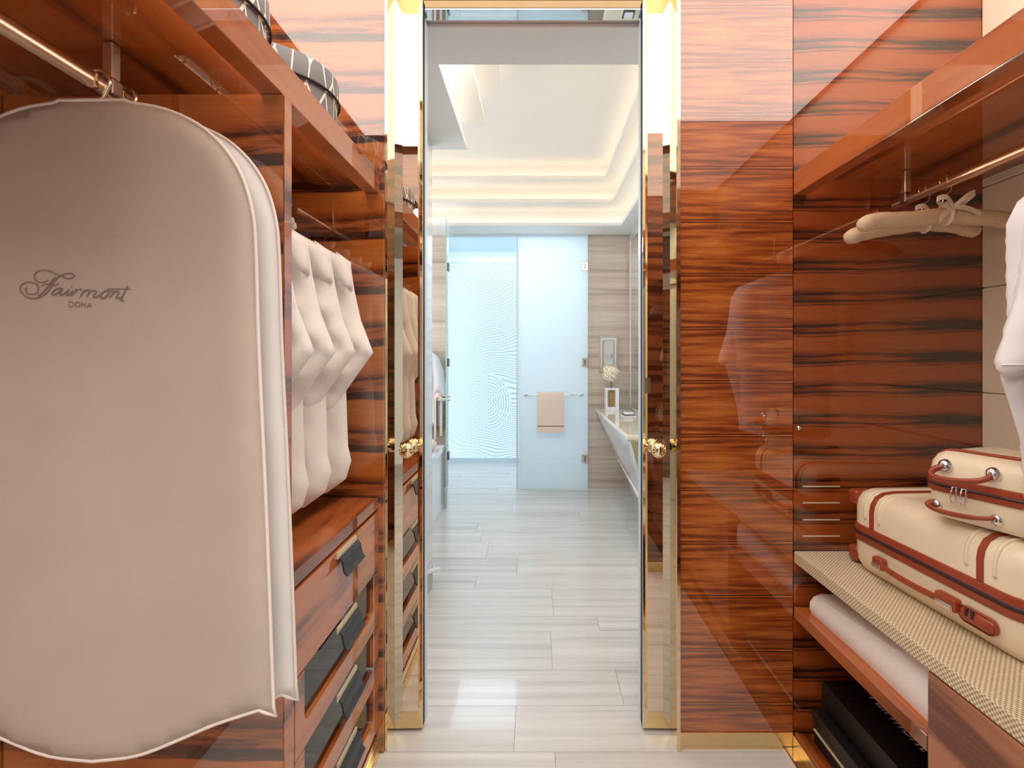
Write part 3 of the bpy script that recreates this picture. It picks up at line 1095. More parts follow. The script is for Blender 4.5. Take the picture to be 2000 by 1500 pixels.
# vase with hydrangea
vs_ = thing('vase', 'square white glass vase holding one cream hydrangea on the vanity', 'vase', (.72, 4.9, .79))
vz = .7905
bm = bmesh.new()
for a in ((.657, .672, 4.845, 4.955), (.747, .780, 4.845, 4.955)):
    box(bm, a[0], a[1], a[2], a[3], vz, 1.005)
box(bm, .672, .747, 4.845, 4.955, vz, .825)
box(bm, .672, .747, 4.845, 4.955, .985, 1.005)
fin('vase_frame', bm, 'tub', vs_)
bx('amber_tube', .695, .730, 4.88, 4.92, .826, .984, 'amber', vs_, .008)
bm = bmesh.new()
tube(bm, [(.713, 4.90, 1.003), (.714, 4.90, 1.035), (.71, 4.90, 1.10)], .007, 8)
fin('stem', bm, 'stem', vs_, True)
bm = bmesh.new()
gold = PI * (3 - math.sqrt(5))
cn = Vector((.71, 4.90, 1.145))
for i in range(110):
    zz = 1 - 2 * (i + .5) / 110
    rr = math.sqrt(1 - zz * zz)
    n_ = Vector((rr * math.cos(gold * i), rr * math.sin(gold * i), zz))
    p = cn + n_ * (.072 + .010 * math.sin(i * 2.3))
    u = n_.orthogonal().normalized()
    v = n_.cross(u)
    ph = i * 1.1
    cv = bm.verts.new(p - n_ * .004)
    ring = []
    for k in range(8):
        a = ph + k * PI / 4
        r_ = .021 if k % 2 == 0 else .011
        ring.append(bm.verts.new(p + (u * math.cos(a) + v * math.sin(a)) * r_ + n_ * (.004 if k % 2 == 0 else 0)))
    for k in range(8):
        bm.faces.new((cv, ring[k], ring[(k + 1) % 8]))
bmesh.ops.create_icosphere(bm, subdivisions=2, radius=.066, matrix=Matrix.Translation(cn))
me = bpy.data.meshes.new('flower_head')
bm.to_mesh(me)
bm.free()
link('flower_head', me, 'petal', vs_)

# framed mirror picture on the far wall
pf = thing('wall_frame', 'narrow silver framed mirrored picture on the marble wall above the vase', 'picture', (.71, 5.08, 1.15))
a, b_ = P(1170, 657, 5.07), P(1207, 727, 5.07)


def frame(bm, x0, x1, z0, z1, wd, ya, yb):
    box(bm, x0, x0 + wd, ya, yb, z0, z1)
    box(bm, x1 - wd, x1, ya, yb, z0, z1)
    box(bm, x0 + wd, x1 - wd, ya, yb, z0, z0 + wd)
    box(bm, x0 + wd, x1 - wd, ya, yb, z1 - wd, z1)


bm = bmesh.new()
frame(bm, a.x, b_.x, b_.z, a.z, .014, 5.055, 5.079)
fin('outer_frame', bm, 'hinge', pf)
bm = bmesh.new()
frame(bm, a.x + .034, b_.x - .034, b_.z + .034, a.z - .034, .010, 5.060, 5.079)
fin('inner_frame', bm, 'hinge', pf)
bx('mirror_border', a.x + .014, b_.x - .014, 5.070, 5.079, b_.z + .014, a.z - .014, 'mirror', pf)
bx('picture_panel', a.x + .046, b_.x - .046, 5.066, 5.0695, b_.z + .046, a.z - .046, 'grey_paint', pf)
bm = bmesh.new()
lathe(bm, [(.010, 0), (.034, -.001), (.034, -.003), (.010, -.004)], ((a.x + b_.x) / 2 + .005, 5.0655, 1.31), 'Y', 20)
fin('round_motif', bm, 'chrome', pf, True, 40)

# soap dish
sd = thing('soap_dish', 'small white dish with dark rim line lying on the cream vanity top', 'dish', (.79, 4.4, .79))
bm = bmesh.new()
box(bm, .735, .845, 4.33, 4.46, .7905, .800, .003, 1)
fin('tray', bm, 'tub', sd)
bx('tray_edge', .740, .840, 4.335, 4.455, .8005, .805, 'dark_metal', sd)
bx('soap_bar', .752, .828, 4.36, 4.43, .8055, .826, 'tub', sd, .008, 2)
# wall mirror over the vanity
mr = thing('vanity_mirror', 'tall frameless mirror over the vanity on the right bathroom wall', 'mirror', (XB, 4.0, .83))
bx('mirror_sheet', XB - .012, XB - .001, 2.9, 4.94, .82, 2.42, 'mirror', mr)
bx('mirror_edge', XB - .016, XB - .001, 4.942, 4.965, .82, 2.42, 'bluewhite', mr)

# ================================================================== LEFT WARDROBE
# shelf: fascia + board + light strip
ls = thing('wardrobe_shelf', 'long glossy rosewood shelf over the garment bags carrying the hat boxes', 'shelf', (-.8, .9, 1.836))
bx('fascia', -.563, FL, .21, YE - .001, 1.836, 1.909, 'wood_y', ls, .0015, 1)
bx('shelf_board', XL, -.563, .21, YE - .001, 1.884, 1.909, 'wood_yx', ls)
bx('light_strip', -.572, -.5635, .25, YE - .02, 1.860, 1.868, 'led_shelf', ls)
# divider
dv = bx('wardrobe_divider', XL + .003, FL + .001, 1.044, 1.075, 0.0, 1.835, 'wood_left')
tag(dv, 'upright rosewood partition between the garment bags and the shirts', 'partition')
bx('front_edge', FL + .0012, FL + .004, 1.0445, 1.0745, 0.0, 1.833, 'wood_y', dv)


def rod(name, label, x, ya, yb, z, posts, ztop, grp=None):
    t = thing(name, label, 'clothes rail', (x, (ya + yb) / 2, z), grp)
    bm = bmesh.new()
    n = 20
    ra, rb_ = [], []
    for k in range(n):
        a = 2 * PI * k / n
        ra.append(bm.verts.new((x + .0085 * math.cos(a), ya, z + .017 * math.sin(a))))
        rb_.append(bm.verts.new((x + .0085 * math.cos(a), yb, z + .017 * math.sin(a))))
    for k in range(n):
        bm.faces.new((ra[k], ra[(k + 1) % n], rb_[(k + 1) % n], rb_[k]))
    bm.faces.new(ra)
    bm.faces.new(rb_)
    fin('rail', bm, 'nickel', t, True, 40)
    for yp in posts:
        bx('bracket', x - .010, x + .010, yp - .010, yp + .010, z + .010, ztop, 'nickel', t, .002, 1)
        bx('bracket_clip', x - .012, x + .012, yp - .014, yp + .014, z - .012, z + .022, 'dark_metal', t, .004, 2)
    return t


RZ = 1.795
rod('clothes_rail', 'polished oval rail under the left shelf holding the white garment bags', -.793, .23, 1.0, RZ, (.955,), 1.883)
rod('clothes_rail', 'oval rail behind the partition holding the white shirts', -.80, 1.085, 1.66, RZ, (1.36,), 1.883)


def hook(bm, x, y, ztop, zbot, r=.0022, R=.022):
    R = .0176 + r
    pts = [(x - .010, y, zbot), (x - .010, y, RZ - .052), (x - .006, y, RZ - .038), (x + .010, y, RZ - .026)]
    for k in range(10):
        a = math.radians(-42 + k / 9 * 235)
        pts.append((x + R * math.cos(a), y, RZ + .001 + R * math.sin(a)))
    tube(bm, spline(pts, 3), r, 7)


# ---- garment bags
def bag(y, xo, bot, label, logo, m):
    cx = -.80 + xo
    t = thing('garment_bag', label, 'garment bag', (cx, y, bot), 'garment bags on the left rail')
    zt = 1.756
    half = [(.060, zt + .006), (.072, zt + .001), (.13, zt - .010), (.19, zt - .037), (.235, zt - .077), (.268, zt - .128), (.287, zt - .19), (.294, zt - .26), (.300, zt - .45), (.314, zt - .75), (.326, zt - 1.085)]
    bottom = [(.29, bot + .098 - .015), (.22, bot + .066), (.15, bot + .036), (.08, bot + .010), (0, bot)]
    right = half + bottom
    half = [(q.x, q.y) for q in spline([(a, z, 0) for a, z in half], 4)]
    tab = [(.331, bot + .082), (.312, bot + .087)]
    bottom = [(q.x, q.y) for q in spline([(a, z, 0) for a, z in [(.300, bot + .092)] + bottom[1:]], 4)]
    right = half + tab + bottom
    ol = [(cx + a, z) for a, z in right] + [(cx - a * (.87 if a > .2 else 1), z) for a, z in reversed(right[:-1])]

    def wr(x, z):
        return .004 * math.sin(x * 9 + z * 2.1) + .002 * math.sin(x * 21 - z * 3)
    bm, surf = pillow(ol, y, .013, .022, wr, rad=.035, edge=.003)
    body = fin('cover', bm, m, t, True)
    bm = bmesh.new()
    tube(bm, [(x, y - .003, z) for x, z in ol], .0033, 6, closed=True)
    fin('piping', bm, 'bag_edge', t, True)
    bm = bmesh.new()
    hook(bm, -.793, y, RZ + .022, zt - .01, .0040, .021)
    fin('hanger_hook', bm, 'nickel', t, True)
    if logo:
        logo_strokes(t, surf, y)
    return t


def logo_strokes(parent, surf, y):
    S_ = [
        (7, [(535, 275), (500, 300), (440, 315), (380, 305), (335, 265), (330, 210), (365, 155), (430, 130), (510, 130), (590, 155), (670, 190), (740, 215), (800, 245), (870, 258), (930, 240), (940, 205), (900, 182), (840, 182), (780, 195), (740, 215), (690, 240), (650, 275), (610, 335), (560, 415), (500, 485), (430, 530), (350, 552), (270, 555), (190, 525), (130, 460), (115, 400), (150, 340), (220, 310), (300, 315), (370, 350), (390, 405), (375, 460), (330, 490), (270, 495), (215, 470), (195, 425), (215, 390)]),
        (8, [(650, 235), (600, 290), (540, 370), (480, 440), (430, 490), (380, 520)]),
        (6, [(440, 370), (480, 345), (540, 340), (620, 360), (680, 345), (710, 325)]),
        (8, [(770, 410), (720, 402), (660, 420), (610, 465), (600, 500), (640, 502), (700, 465), (760, 410), (725, 480), (740, 508), (790, 485), (830, 450)]),
        (9, [(870, 420), (820, 485), (835, 512), (880, 490), (930, 440)]),
        (9, [(898, 378), (912, 378)]),
        (8, [(960, 425), (985, 420), (950, 470), (900, 520)]),
        (7, [(950, 470), (1000, 432), (1050, 420), (1060, 440)]),
        (8, [(1110, 430), (1080, 480), (1040, 530)]),
        (8, [(1080, 480), (1130, 442), (1178, 432), (1185, 455), (1140, 540)]),
        (8, [(1170, 490), (1220, 450), (1278, 440), (1288, 465), (1250, 520), (1265, 548), (1310, 530), (1360, 500)]),
        (9, [(1470, 440), (1410, 460), (1360, 510), (1370, 552), (1420, 552), (1470, 505), (1482, 455), (1465, 440)]),
        (8, [(1482, 455), (1560, 450), (1530, 505), (1490, 558)]),
        (8, [(1530, 505), (1580, 458), (1628, 450), (1632, 480), (1600, 540), (1620, 562), (1665, 540)]),
        (9, [(1775, 375), (1740, 430), (1700, 510), (1665, 575), (1690, 597), (1712, 590)]),
        (6, [(1465, 415), (1640, 416), (1820, 420)]),
    ]
    D_ = [
        [(868, 605), (864, 680), (900, 684), (935, 665), (938, 630), (905, 608), (868, 605)],
        [(1000, 612), (968, 625), (962, 660), (985, 686), (1018, 686), (1038, 662), (1036, 628), (1000, 612)],
        [(1070, 616), (1066, 688)], [(1120, 620), (1116, 692)], [(1068, 652), (1118, 656)],
        [(1150, 694), (1188, 626), (1222, 698)], [(1164, 672), (1211, 676)],
    ]
    for nm, strokes, sm in (('script_print', S_, True), ('city_print', [(6, p) for p in D_], False)):
        bm = bmesh.new()
        for wpx, pts in strokes:
            p3 = [Vector((p[0], p[1], 0)) for p in pts]
            if sm:
                p3 = spline(p3, 5)
            w3 = []
            for i, p in enumerate(p3):
                tg = p3[min(i + 1, len(p3) - 1)] - p3[max(i - 1, 0)]
                tg.normalize()
                nrm = Vector((-tg.y, tg.x, 0))
                thick = wpx * (1.05 + .35 * abs(tg.y)) if sm else wpx
                row = []
                for s in (-1, 1):
                    q = p + nrm * thick * s
                    px, py = 20 + q.x / 7.692, 510 + q.y / 7.692
                    ws = P(px, py, y - .013)
                    row.append(ws)
                w3.append(row)
            prev = None
            for row in w3:
                vv = [bm.verts.new((q.x, surf(q.x, q.z) - .0016, q.z)) for q in row]
                if prev:
                    bm.faces.new((prev[0], prev[1], vv[1], vv[0]))
                prev = vv
        fin(nm, bm, 'print', parent)


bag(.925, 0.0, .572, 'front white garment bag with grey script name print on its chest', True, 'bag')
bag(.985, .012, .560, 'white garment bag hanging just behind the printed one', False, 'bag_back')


# ---- shirts
def shirt(y, label, grp, x0=-.80, zs_=1.587, sc=1.0, m='shirt', seed=0):
    t = thing('shirt', label, 'shirt', (x0, y, .9), grp)

    def X(a):
        return x0 + a * sc
    body = [(.00, 1.695), (.06, 1.685), (.237, zs_), (.232, 1.40), (.222, 1.20), (.228, 1.03), (.238, .985), (.222, .93), (.165, .888), (.10, .90), (.0, .93)]
    ol = [(X(a), z) for a, z in body] + [(X(-a), z) for a, z in reversed(body[1:-1])]
    rnd = random.Random(seed)
    ph = rnd.uniform(0, 6)

    def wr(x, z):
        return .014 * math.sin((x - x0) * 34 + ph + 1.2 * math.sin(z * 5)) * (1 if z < 1.35 else .4) + .005 * math.sin((x + z) * 55 + ph)
    bm, _ = pillow(ol, y, .032, .018, wr, rad=.07)
    fin('shirt_body', bm, m, t, True)
    for s in (1, -1):
        sl = [(.200, 1.615), (.240, 1.585), (.252, 1.50), (.272, 1.41), (.309, 1.313), (.238, 1.213), (.175, 1.12), (.12, 1.18), (.165, 1.30), (.170, 1.45)]
        ol2 = [(X(a * s), z) for a, z in sl]

        def wr2(x, z):
            return .011 * math.sin((x * s * .8 + z) * 44 + ph) + .006 * math.sin(z * 70 - x * 30) + .004 * math.sin(z * 120 + x * 60 + ph)
        bm, _ = pillow(ol2, y - .014, .026, .016, wr2, rad=.05)
        fin('sleeve', bm, m, t, True)
    # yoke panels over the shoulders
    for s in (1, -1):
        yk = [(.02, 1.694), (.06, 1.684), (.232, 1.590), (.246, 1.545), (.2515, 1.498), (.215, 1.508), (.15, 1.522), (.02, 1.528)]
        bm, _ = pillow([(X(a * s), z) for a, z in yk], y - .026, .0235, .013, lambda x, z: .003 * math.sin(x * 50 + z * 70), rad=.022, squash=.4)
        fin('yoke', bm, m, t, True)
    bm = bmesh.new()
    for k in range(2):
        tube(bm, spline([(X(.075 * c_), y - .012 - .014 * k, 1.693 + .012 * k) for c_ in (-1, -.4, .4, 1)], 4), .011, 8)
    fin('collar', bm, m, t, True)
    bm = bmesh.new()
    hook(bm, X(.0) + (0 if sc != 1 else 0), y, RZ + .021, 1.69, .002, .020)
    fin('hanger_hook', bm, 'nickel', t, True)
    return t


names = ['white shirt nearest the garment bags, mostly hidden behind them', 'second of the four white shirts counted from the garment bags',
         'third of the four white shirts counted from the garment bags', 'last white shirt on the left rail, whole sleeve against the rosewood end panel']
for k, (yy, lb) in enumerate(zip((1.142, 1.262, 1.40, 1.55), names)):
    shirt(yy, lb, 'white shirts over the drawer chest', seed=k)

# ---- drawer chest
dc = thing('drawer_chest', 'rosewood chest of four drawers with black leather pulls under the shirts', 'chest of drawers', (-.8, 1.38, 0))
bm = bmesh.new()
box(bm, XL + .003, FL, 1.077, YE - .022, .806, .839, .001, 1)
fin('chest_top', bm, 'wood_yx', dc)
bm = bmesh.new()
box(bm, -.545, FL - .0, 1.076, 1.094, .07, .806)
box(bm, -.545, FL - .0, 1.664, YE - .022, .07, .806)
box(bm, XL + .003, XL + .02, 1.076, YE - .022, .07, .806)
box(bm, XL + .02, -.545, 1.66, YE - .022, .07, .806)
box(bm, XL + .02, -.545, 1.076, 1.09, .07, .806)
box(bm, XL + .02, -.525, 1.09, 1.66, .07, .085)
fin('carcass', bm, 'wood_y', dc)
bx('plinth', XL + .003, -.53, 1.076, YE - .022, 0, .069, 'dark_metal', dc)
bx('brass_plinth', -.53, -.512, 1.077, YE - .022, 0, .030, 'brass_satin', dc)
bx('brass_plinth', -.53, -.520, 1.077, YE - .022, .032, .066, 'brass', dc)
st = bx('end_stile', XL + .003, -.5015, YE - .021, YE - .0005, 0, 1.835, 'wood_left', None)
tag(st, 'narrow rosewood end upright beside the left mirror door', 'panel')
zb = [.798, .605, .428, .251, .088]
for k in range(4):
    za_, zb_ = zb[k + 1] + .0015, zb[k] - .0015
    ya, yb = 1.0955, 1.6625
    bm = bmesh.new()
    if k == 0:
        box(bm, -.540, FL + .001, ya, yb, za_, zb_, .001, 1)
        dr = fin('drawer', bm, 'wood_y', dc)
    else:
        # U shaped front round the pane
        h0 = .055
        o_ = [(ya, zb_), (ya, za_), (yb, za_), (yb, zb_)]
        r_ = .022
        w0, w1 = ya + .045, yb - .042
        inn = [(w1, zb_)]
        for j in range(7):
            a = -j / 6 * PI / 2
            inn.append((w1 - r_ + r_ * math.cos(a), za_ + h0 + r_ + r_ * math.sin(a)))
        for j in range(7):
            a = -PI / 2 - j / 6 * PI / 2
            inn.append((w0 + r_ + r_ * math.cos(a), za_ + h0 + r_ + r_ * math.sin(a)))
        inn.append((w0, zb_))
        loop = o_ + inn
        rr_ = delaunay_2d_cdt([Vector(p) for p in loop], [], [list(range(len(loop)))], 1, 1e-6)
        for xx in (-.540, FL + .001):
            bv = [bm.verts.new((xx, v.x, v.y)) for v in rr_[0]]
            for f in rr_[2]:
                bm.faces.new([bv[i] for i in f])
        for i in range(len(loop)):
            p, q = loop[i], loop[(i + 1) % len(loop)]
            bm.faces.new([bm.verts.new(c_) for c_ in ((-.540, p[0], p[1]), (FL + .001, p[0], p[1]), (FL + .001, q[0], q[1]), (-.540, q[0], q[1]))])
        bmesh.ops.remove_doubles(bm, verts=bm.verts, dist=1e-6)
        dr = fin('drawer', bm, 'wood_y', dc)
        bx('glass_pane', -.532, -.528, w0 - .002, w1 + .002, za_ + h0 - .004, zb_ - .001, 'drawer_glass', dr)
        bm = bmesh.new()
        box(bm, XL + .03, -.545, ya + .01, yb - .01, za_, za_ + .012)
        box(bm, XL + .03, XL + .04, ya + .01, yb - .01, za_, zb_ - .01)
        fin('drawer_tray', bm, 'wood_y', dr)
    # leather pull: plate + flap that curls out
    yc, hw = 1.392, .068
    zt_ = zb_ - .004
    bx('handle_plate', FL + .001, FL + .006, yc - hw, yc + hw, zt_ - .016, zt_, 'plate_cream', dr)
    bm = bmesh.new()
    prof = [(.006, -.014), (.011, -.020), (.0145, -.032), (.0165, -.044), (.021, -.055), (.027, -.060)]
    prof = spline([(a, b, 0) for a, b in prof], 3)
    ra, rb2 = [], []
    g = []
    for p in prof:
        g.append([bm.verts.new((FL + p.x + e, yc + s_ * hw, zt_ + p.y)) for s_ in (-1, 1) for e in (0, .0045)])
    for r0, r1 in zip(g, g[1:]):
        for i, j in ((0, 2), (2, 3), (3, 1), (1, 0)):
            bm.faces.new((r0[i], r0[j], r1[j], r1[i]))
    bm.faces.new((g[0][0], g[0][2], g[0][3], g[0][1]))
    bm.faces.new((g[-1][0], g[-1][2], g[-1][3], g[-1][1]))
    fin('leather_pull', bm, 'leather_black', dr, True, 40)
# folded linen in the lowest glazed drawers
zz_ = .2525 + .0135
fl = thing('folded_cloth', 'folded cream cloth behind the glass of the third drawer', 'cloth', (-.66, 1.3, zz_))
for j in range(4):
    bx('fold', -.80 + .01 * j, -.541 - .004 * j, 1.135 + .006 * j, 1.40 - .012 * j, zz_ + .0265 * j, zz_ + .026 + .0265 * j, 'linen', fl, .009, 3)


# ---- hat boxes
def hatbox(x, y, label):
    z = 1.9095
    t = thing('hat_box', label, 'hat box', (x, y, z), 'hat boxes on the left shelf')
    bm = bmesh.new()
    lathe(bm, [(.01, 0), (.166, 0), (.168, .004), (.168, .126)], (x, y, z), 'Z', 48)
    fin('box_body', bm, 'hatbox', t, True, 40)
    bm = bmesh.new()
    lathe(bm, [(.172, .122), (.173, .126), (.173, .182), (.170, .187), (.160, .189), (.01, .189)], (x, y, z), 'Z', 48)
    fin('lid', bm, 'hatbox', t, True, 40)
    bm = bmesh.new()
    tube(bm, [(x + .1745 * math.cos(2 * PI * k / 48), y + .1745 * math.sin(2 * PI * k / 48), z + .124) for k in range(48)], .0035, 6, closed=True)
    fin('trim_cord', bm, 'cord_black', t, True)
    return t


hatbox(-.745, 1.45, 'grey hat box with white branching lines standing farther along the shelf')
hatbox(-.765, 1.095, 'grey lined hat box cut off by the photo top edge')

# ================================================================== RIGHT WARDROBE
rs = thing('wardrobe_shelf', 'orange rosewood shelf high on the right above the padded hangers', 'shelf', (1.2, 1.0, 1.836))
bx('fascia', FR_, .898, .47, YE - .001, 1.836, 1.913, 'wood_red', rs, .0015, 1)
bx('shelf_board', .898, XR - .002, .47, YE - .001, 1.888, 1.913, 'wood_yx', rs)
bx('light_strip', .8985, .907, .5, YE - .02, 1.852, 1.860, 'led_shelf', rs)
bx('brass_edge', .8535, .858, .48, 1.45, 1.8345, 1.8362, 'chrome', rs)
rod('clothes_rail', 'polished oval rail on the right carrying padded hangers and a white shirt', 1.165, .48, 1.668, RZ, (1.615, .9), 1.887)


# padded hangers
def hanger(y, tips, zc, label):
    cx = 1.165
    t = thing('padded_hanger', label, 'clothes hanger', (cx, y, zc), 'padded hangers on the right rail')
    bm = bmesh.new()
    (xl, zl), (xr, zr) = tips
    pts = spline([(xl, y, zl), (xl + .05, y, zl + .018), (cx - .10, y, zc - .012), (cx, y, zc), (cx + .09, y, zc - .006), (xr - .05, y, zr + .012), (xr, y, zr)], 6)
    N = len(pts)
    rad = []
    for i in range(N):
        e = min(i, N - 1 - i) / 4
        rad.append(.023 * min(1, math.sqrt(max(.02, 1 - (1 - min(1, e)) ** 2))) + .0008 * math.sin(i * 1.9))
    tube(bm, pts, rad, 14)
    fin('padded_arm', bm, 'padded', t, True, 60)
    bm = bmesh.new()
    hook(bm, cx, y, RZ + .021, zc + .02, .0016, .0195)
    fin('hanger_hook', bm, 'nickel', t, True)
    # ribbon bow: two loops, two tails, a wrap
    bm = bmesh.new()

    def rib(pts, wd):
        pp = spline(pts, 5)
        prev = None
        for q in pp:
            vv = [bm.verts.new(q + Vector((0, 0, wd))), bm.verts.new(q - Vector((0, 0, wd)))]
            if prev:
                bm.faces.new((prev[0], prev[1], vv[1], vv[0]))
            prev = vv
    yb_, zb_ = y - .026, zc + .018
    rib([(cx, yb_, zb_), (cx - .03, yb_ - .012, zb_ + .022), (cx - .052, yb_ - .006, zb_ + .018), (cx - .03, yb_ + .004, zb_ + .006), (cx, yb_, zb_)], .007)
    rib([(cx, yb_, zb_), (cx + .03, yb_ - .012, zb_ + .028), (cx + .055, yb_ - .006, zb_ + .036), (cx + .03, yb_ + .004, zb_ + .012), (cx, yb_, zb_)], .007)
    rib([(cx, yb_, zb_), (cx - .025, yb_ - .004, zb_ - .018), (cx - .045, yb_ - .006, zb_ - .040)], .009)
    rib([(cx, yb_, zb_), (cx + .035, yb_ - .004, zb_ - .006), (cx + .072, yb_ - .004, zb_ - .022)], .007)
    me = bpy.data.meshes.new('ribbon_bow')
    bm.to_mesh(me)
    bm.free()
    o = link('ribbon_bow', me, 'ribbon', t)
    sm = o.modifiers.new('thick', 'SOLIDIFY')
    sm.thickness = .0012
    bm = bmesh.new()
    tube(bm, [(cx, y + .0245 * math.cos(a), zc + .0245 * math.sin(a)) for a in [2 * PI * k / 16 for k in range(16)]], .006, 6, closed=True)
    fin('ribbon_wrap', bm, 'ribbon', t, True)
    return t


hanger(1.535, ((.925, 1.652), (1.328, 1.675)), 1.700, 'farther cream padded hanger on the right rail, its lower rounded tip showing')
hanger(1.455, ((.915, 1.668), (1.36, 1.680)), 1.702, 'nearer cream padded hanger with a ribbon bow on the right rail')

# shirt on the right rail
rsx = thing('shirt', 'white short-sleeved shirt hanging over the suitcases at the right edge of the photo', 'shirt', (1.165, 1.0, .95))
y = .985
body = [(.00, 1.70), (.06, 1.69), (.17, 1.645), (.218, 1.605), (.24, 1.56), (.238, 1.40), (.215, 1.18), (.205, 1.05), (.20, .96), (.10, .925), (0, .92)]
ol = [(1.165 - a, z) for a, z in body] + [(1.165 + a, z) for a, z in reversed(body[1:-1])]
bm, _ = pillow(ol, y + .02, .035, .018, lambda x, z: .010 * math.sin(x * 40 + 1.2 * math.sin(z * 5)), rad=.07)
fin('shirt_body', bm, 'shirt_white', rsx, True)
for s in (-1, 1):
    sl = [(.15, 1.655), (.205, 1.632), (.237, 1.585), (.246, 1.51), (.258, 1.42), (.292, 1.315), (.300, 1.278), (.286, 1.262), (.22, 1.27), (.12, 1.30), (.13, 1.45)]
    ol = [(1.165 + a * s, z) for a, z in sl]
    bm, sf = pillow(ol, y - .025, .040, .015, lambda x, z: .006 * math.sin((x * s - z) * 45), rad=.06)
    sv = fin('sleeve', bm, 'shirt_white', rsx, True)
    bm = bmesh.new()
    pp = spline([(1.165 + a * s, z, 0) for a, z in ((.300, 1.285), (.255, 1.288), (.19, 1.30), (.13, 1.318))], 6)
    tube(bm, [(q.x, sf(q.x, q.y) - .0005, q.y) for q in pp], .0022, 6)
    fin('cuff_seam', bm, 'shirt_white', sv, True)
ol = [(1.165 - a, z) for a, z in ((.276, 1.292), (.272, 1.255), (.256, 1.205), (.236, 1.14), (.215, 1.06), (.205, .955), (.12, .93), (.08, 1.25), (.14, 1.285))]
bm, _ = pillow(ol, y - .005, .022, .015, lambda x, z: .008 * math.sin((x * 1.2 - z * .3) * 60), rad=.05)
fin('side_fold', bm, 'shirt_white', rsx, True)
bm = bmesh.new()
hook(bm, 1.165, y, RZ + .021, 1.69, .002, .020)
fin('hanger_hook', bm, 'nickel', rsx, True)

# ---- luggage bench
lb_ = thing('luggage_bench', 'long bench with woven cream seat carrying the suitcases', 'bench', (1.15, 1.0, .4))
bx('woven_seat', FR_, XR - .003, .47, YE - .002, .618, .657, 'weave', lb_, .004, 2)
# drawer front below the near half
dbx = thing('low_cabinet', 'brown wooden drawer front under the near end of the woven bench', 'cabinet', (1.1, .8, .4))
bx('drawer_front', FR_ + .001, .873, .47, 1.118, .10, .614, 'wood_walnut', dbx, .001, 1)
bx('drawer_side', .874, XR - .003, 1.095, 1.117, .10, .614, 'wood_walnut', dbx)
# tray shelf
ts = thing('tray_shelf', 'orange lacquered shelf under the bench with the rolled white linen', 'shelf', (1.1, 1.4, .44))
bx('shelf_board', .875, XR - .003, 1.12, YE - .002, .442, .470, 'wood_red', ts)
bx('shelf_front', FR_, .8748, 1.12, YE - .002, .436, .472, 'wood_yx', ts, .001, 1)
# rolled linen
bm = bmesh.new()
sec = [(.888, 0), (.882, .020), (.884, .045), (.896, .064), (.92, .074), (1.0, .072), (1.12, .070), (1.14, .05), (1.14, 0)]
N = 14
ringl = []
for i in range(N + 1):
    t = i / N
    yy = 1.655 - t * .515
    k = .95 + .85 * t ** 1.3
    if i in (0, N):
        k *= .9
    k = min(k, 1.93)
    ringl.append([bm.verts.new((xx + .006 * math.sin(3 * t), yy, .4705 + zz * k)) for xx, zz in sec])
for a, b_ in zip(ringl, ringl[1:]):
    for j in range(len(sec)):
        bm.faces.new((a[j], a[(j + 1) % len(sec)], b_[(j + 1) % len(sec)], b_[j]))
bm.faces.new(ringl[0])
bm.faces.new(ringl[-1])
lin = fin('folded_linen', bm, 'linen', None, True, 35)
tag(lin, 'long roll of white linen lying on the orange shelf under the bench', 'linen')

# plinth and brass floor strip on the right
pl = thing('bench_plinth', 'low rosewood plinth with brass floor strip below the black boxes', 'plinth', (1.1, 1.1, 0))
bx('plinth_board', FR_ + .012, XR - .003, .47, YE - .002, .0, .050, 'wood_yx', pl)
bx('plinth_lip', FR_ + .002, FR_ + .0118, .47, YE - .005, .0, .058, 'wood_y', pl, .001, 1)
bx('brass_strip', FR_ - .035, FR_ + .001, .47, YE - .006, .0, .008, 'brass', pl)
bx('brass_face', FR_ - .004, FR_ + .001, .47, YE - .006, .0085, .050, 'brass_satin', pl)


# black boxes
def lidbox(name, label, x0, x1, y0, y1, z0, z1, lid):
    t = thing(name, label, 'box', ((x0 + x1) / 2, (y0 + y1) / 2, z0), 'black boxes under the bench')
    bx('box_base', x0 + .004, x1 - .004, y0 + .004, y1 - .004, z0, z1 - .01, 'box_black', t, .001, 1)
    bx('box_lid', x0, x1, y0, y1, z1 - lid, z1, 'box_black', t, .0015, 1)
    return t


b1_ = lidbox('shoe_box', 'larger black shoe box with white lettering on its lid', .935, 1.30, 1.33, 1.68, .051, .237, .10)
b2_ = lidbox('shoe_box', 'low black box with pale line standing in front of the larger one', .896, .930, 1.20, 1.665, .051, .157, .03)
bx('pale_line', .8945, .8995, 1.22, 1.655, .094, .099, 'plate_cream', b2_)
# lettering on the lid: the same script name, only its lower edge shows below the shelf
cu = bpy.data.curves.new('lettering', 'FONT')
cu.body = 'Fairmont'
cu.size = .062
cu.shear = .3
cu.extrude = .0004
tmp = bpy.data.objects.new('lettering_tmp', cu)
COL.objects.link(tmp)
dg = bpy.context.evaluated_depsgraph_get()
me = bpy.data.meshes.new_from_object(tmp.evaluated_get(dg))
bpy.data.objects.remove(tmp)
me.transform(Matrix.Translation((1.0385, 1.605, .2376)) @ Matrix.Rotation(-PI / 2, 4, 'Z'))
me.materials.clear()
link('lettering', me, 'text_white', b1_)


# ---- suitcases
def rrect(L, W, r, inset, n=7):
    pts = []
    r = max(.006, r - inset)
    l, w = L / 2 - inset, W / 2 - inset
    for cx, cy, a0 in ((l - r, w - r, 0), (-l + r, w - r, PI / 2), (-l + r, -w + r, PI), (l - r, -w + r, 1.5 * PI)):
        for k in range(n):
            a = a0 + k / (n - 1) * PI / 2
            pts.append((cx + r * math.cos(a), cy + r * math.sin(a)))
    return pts


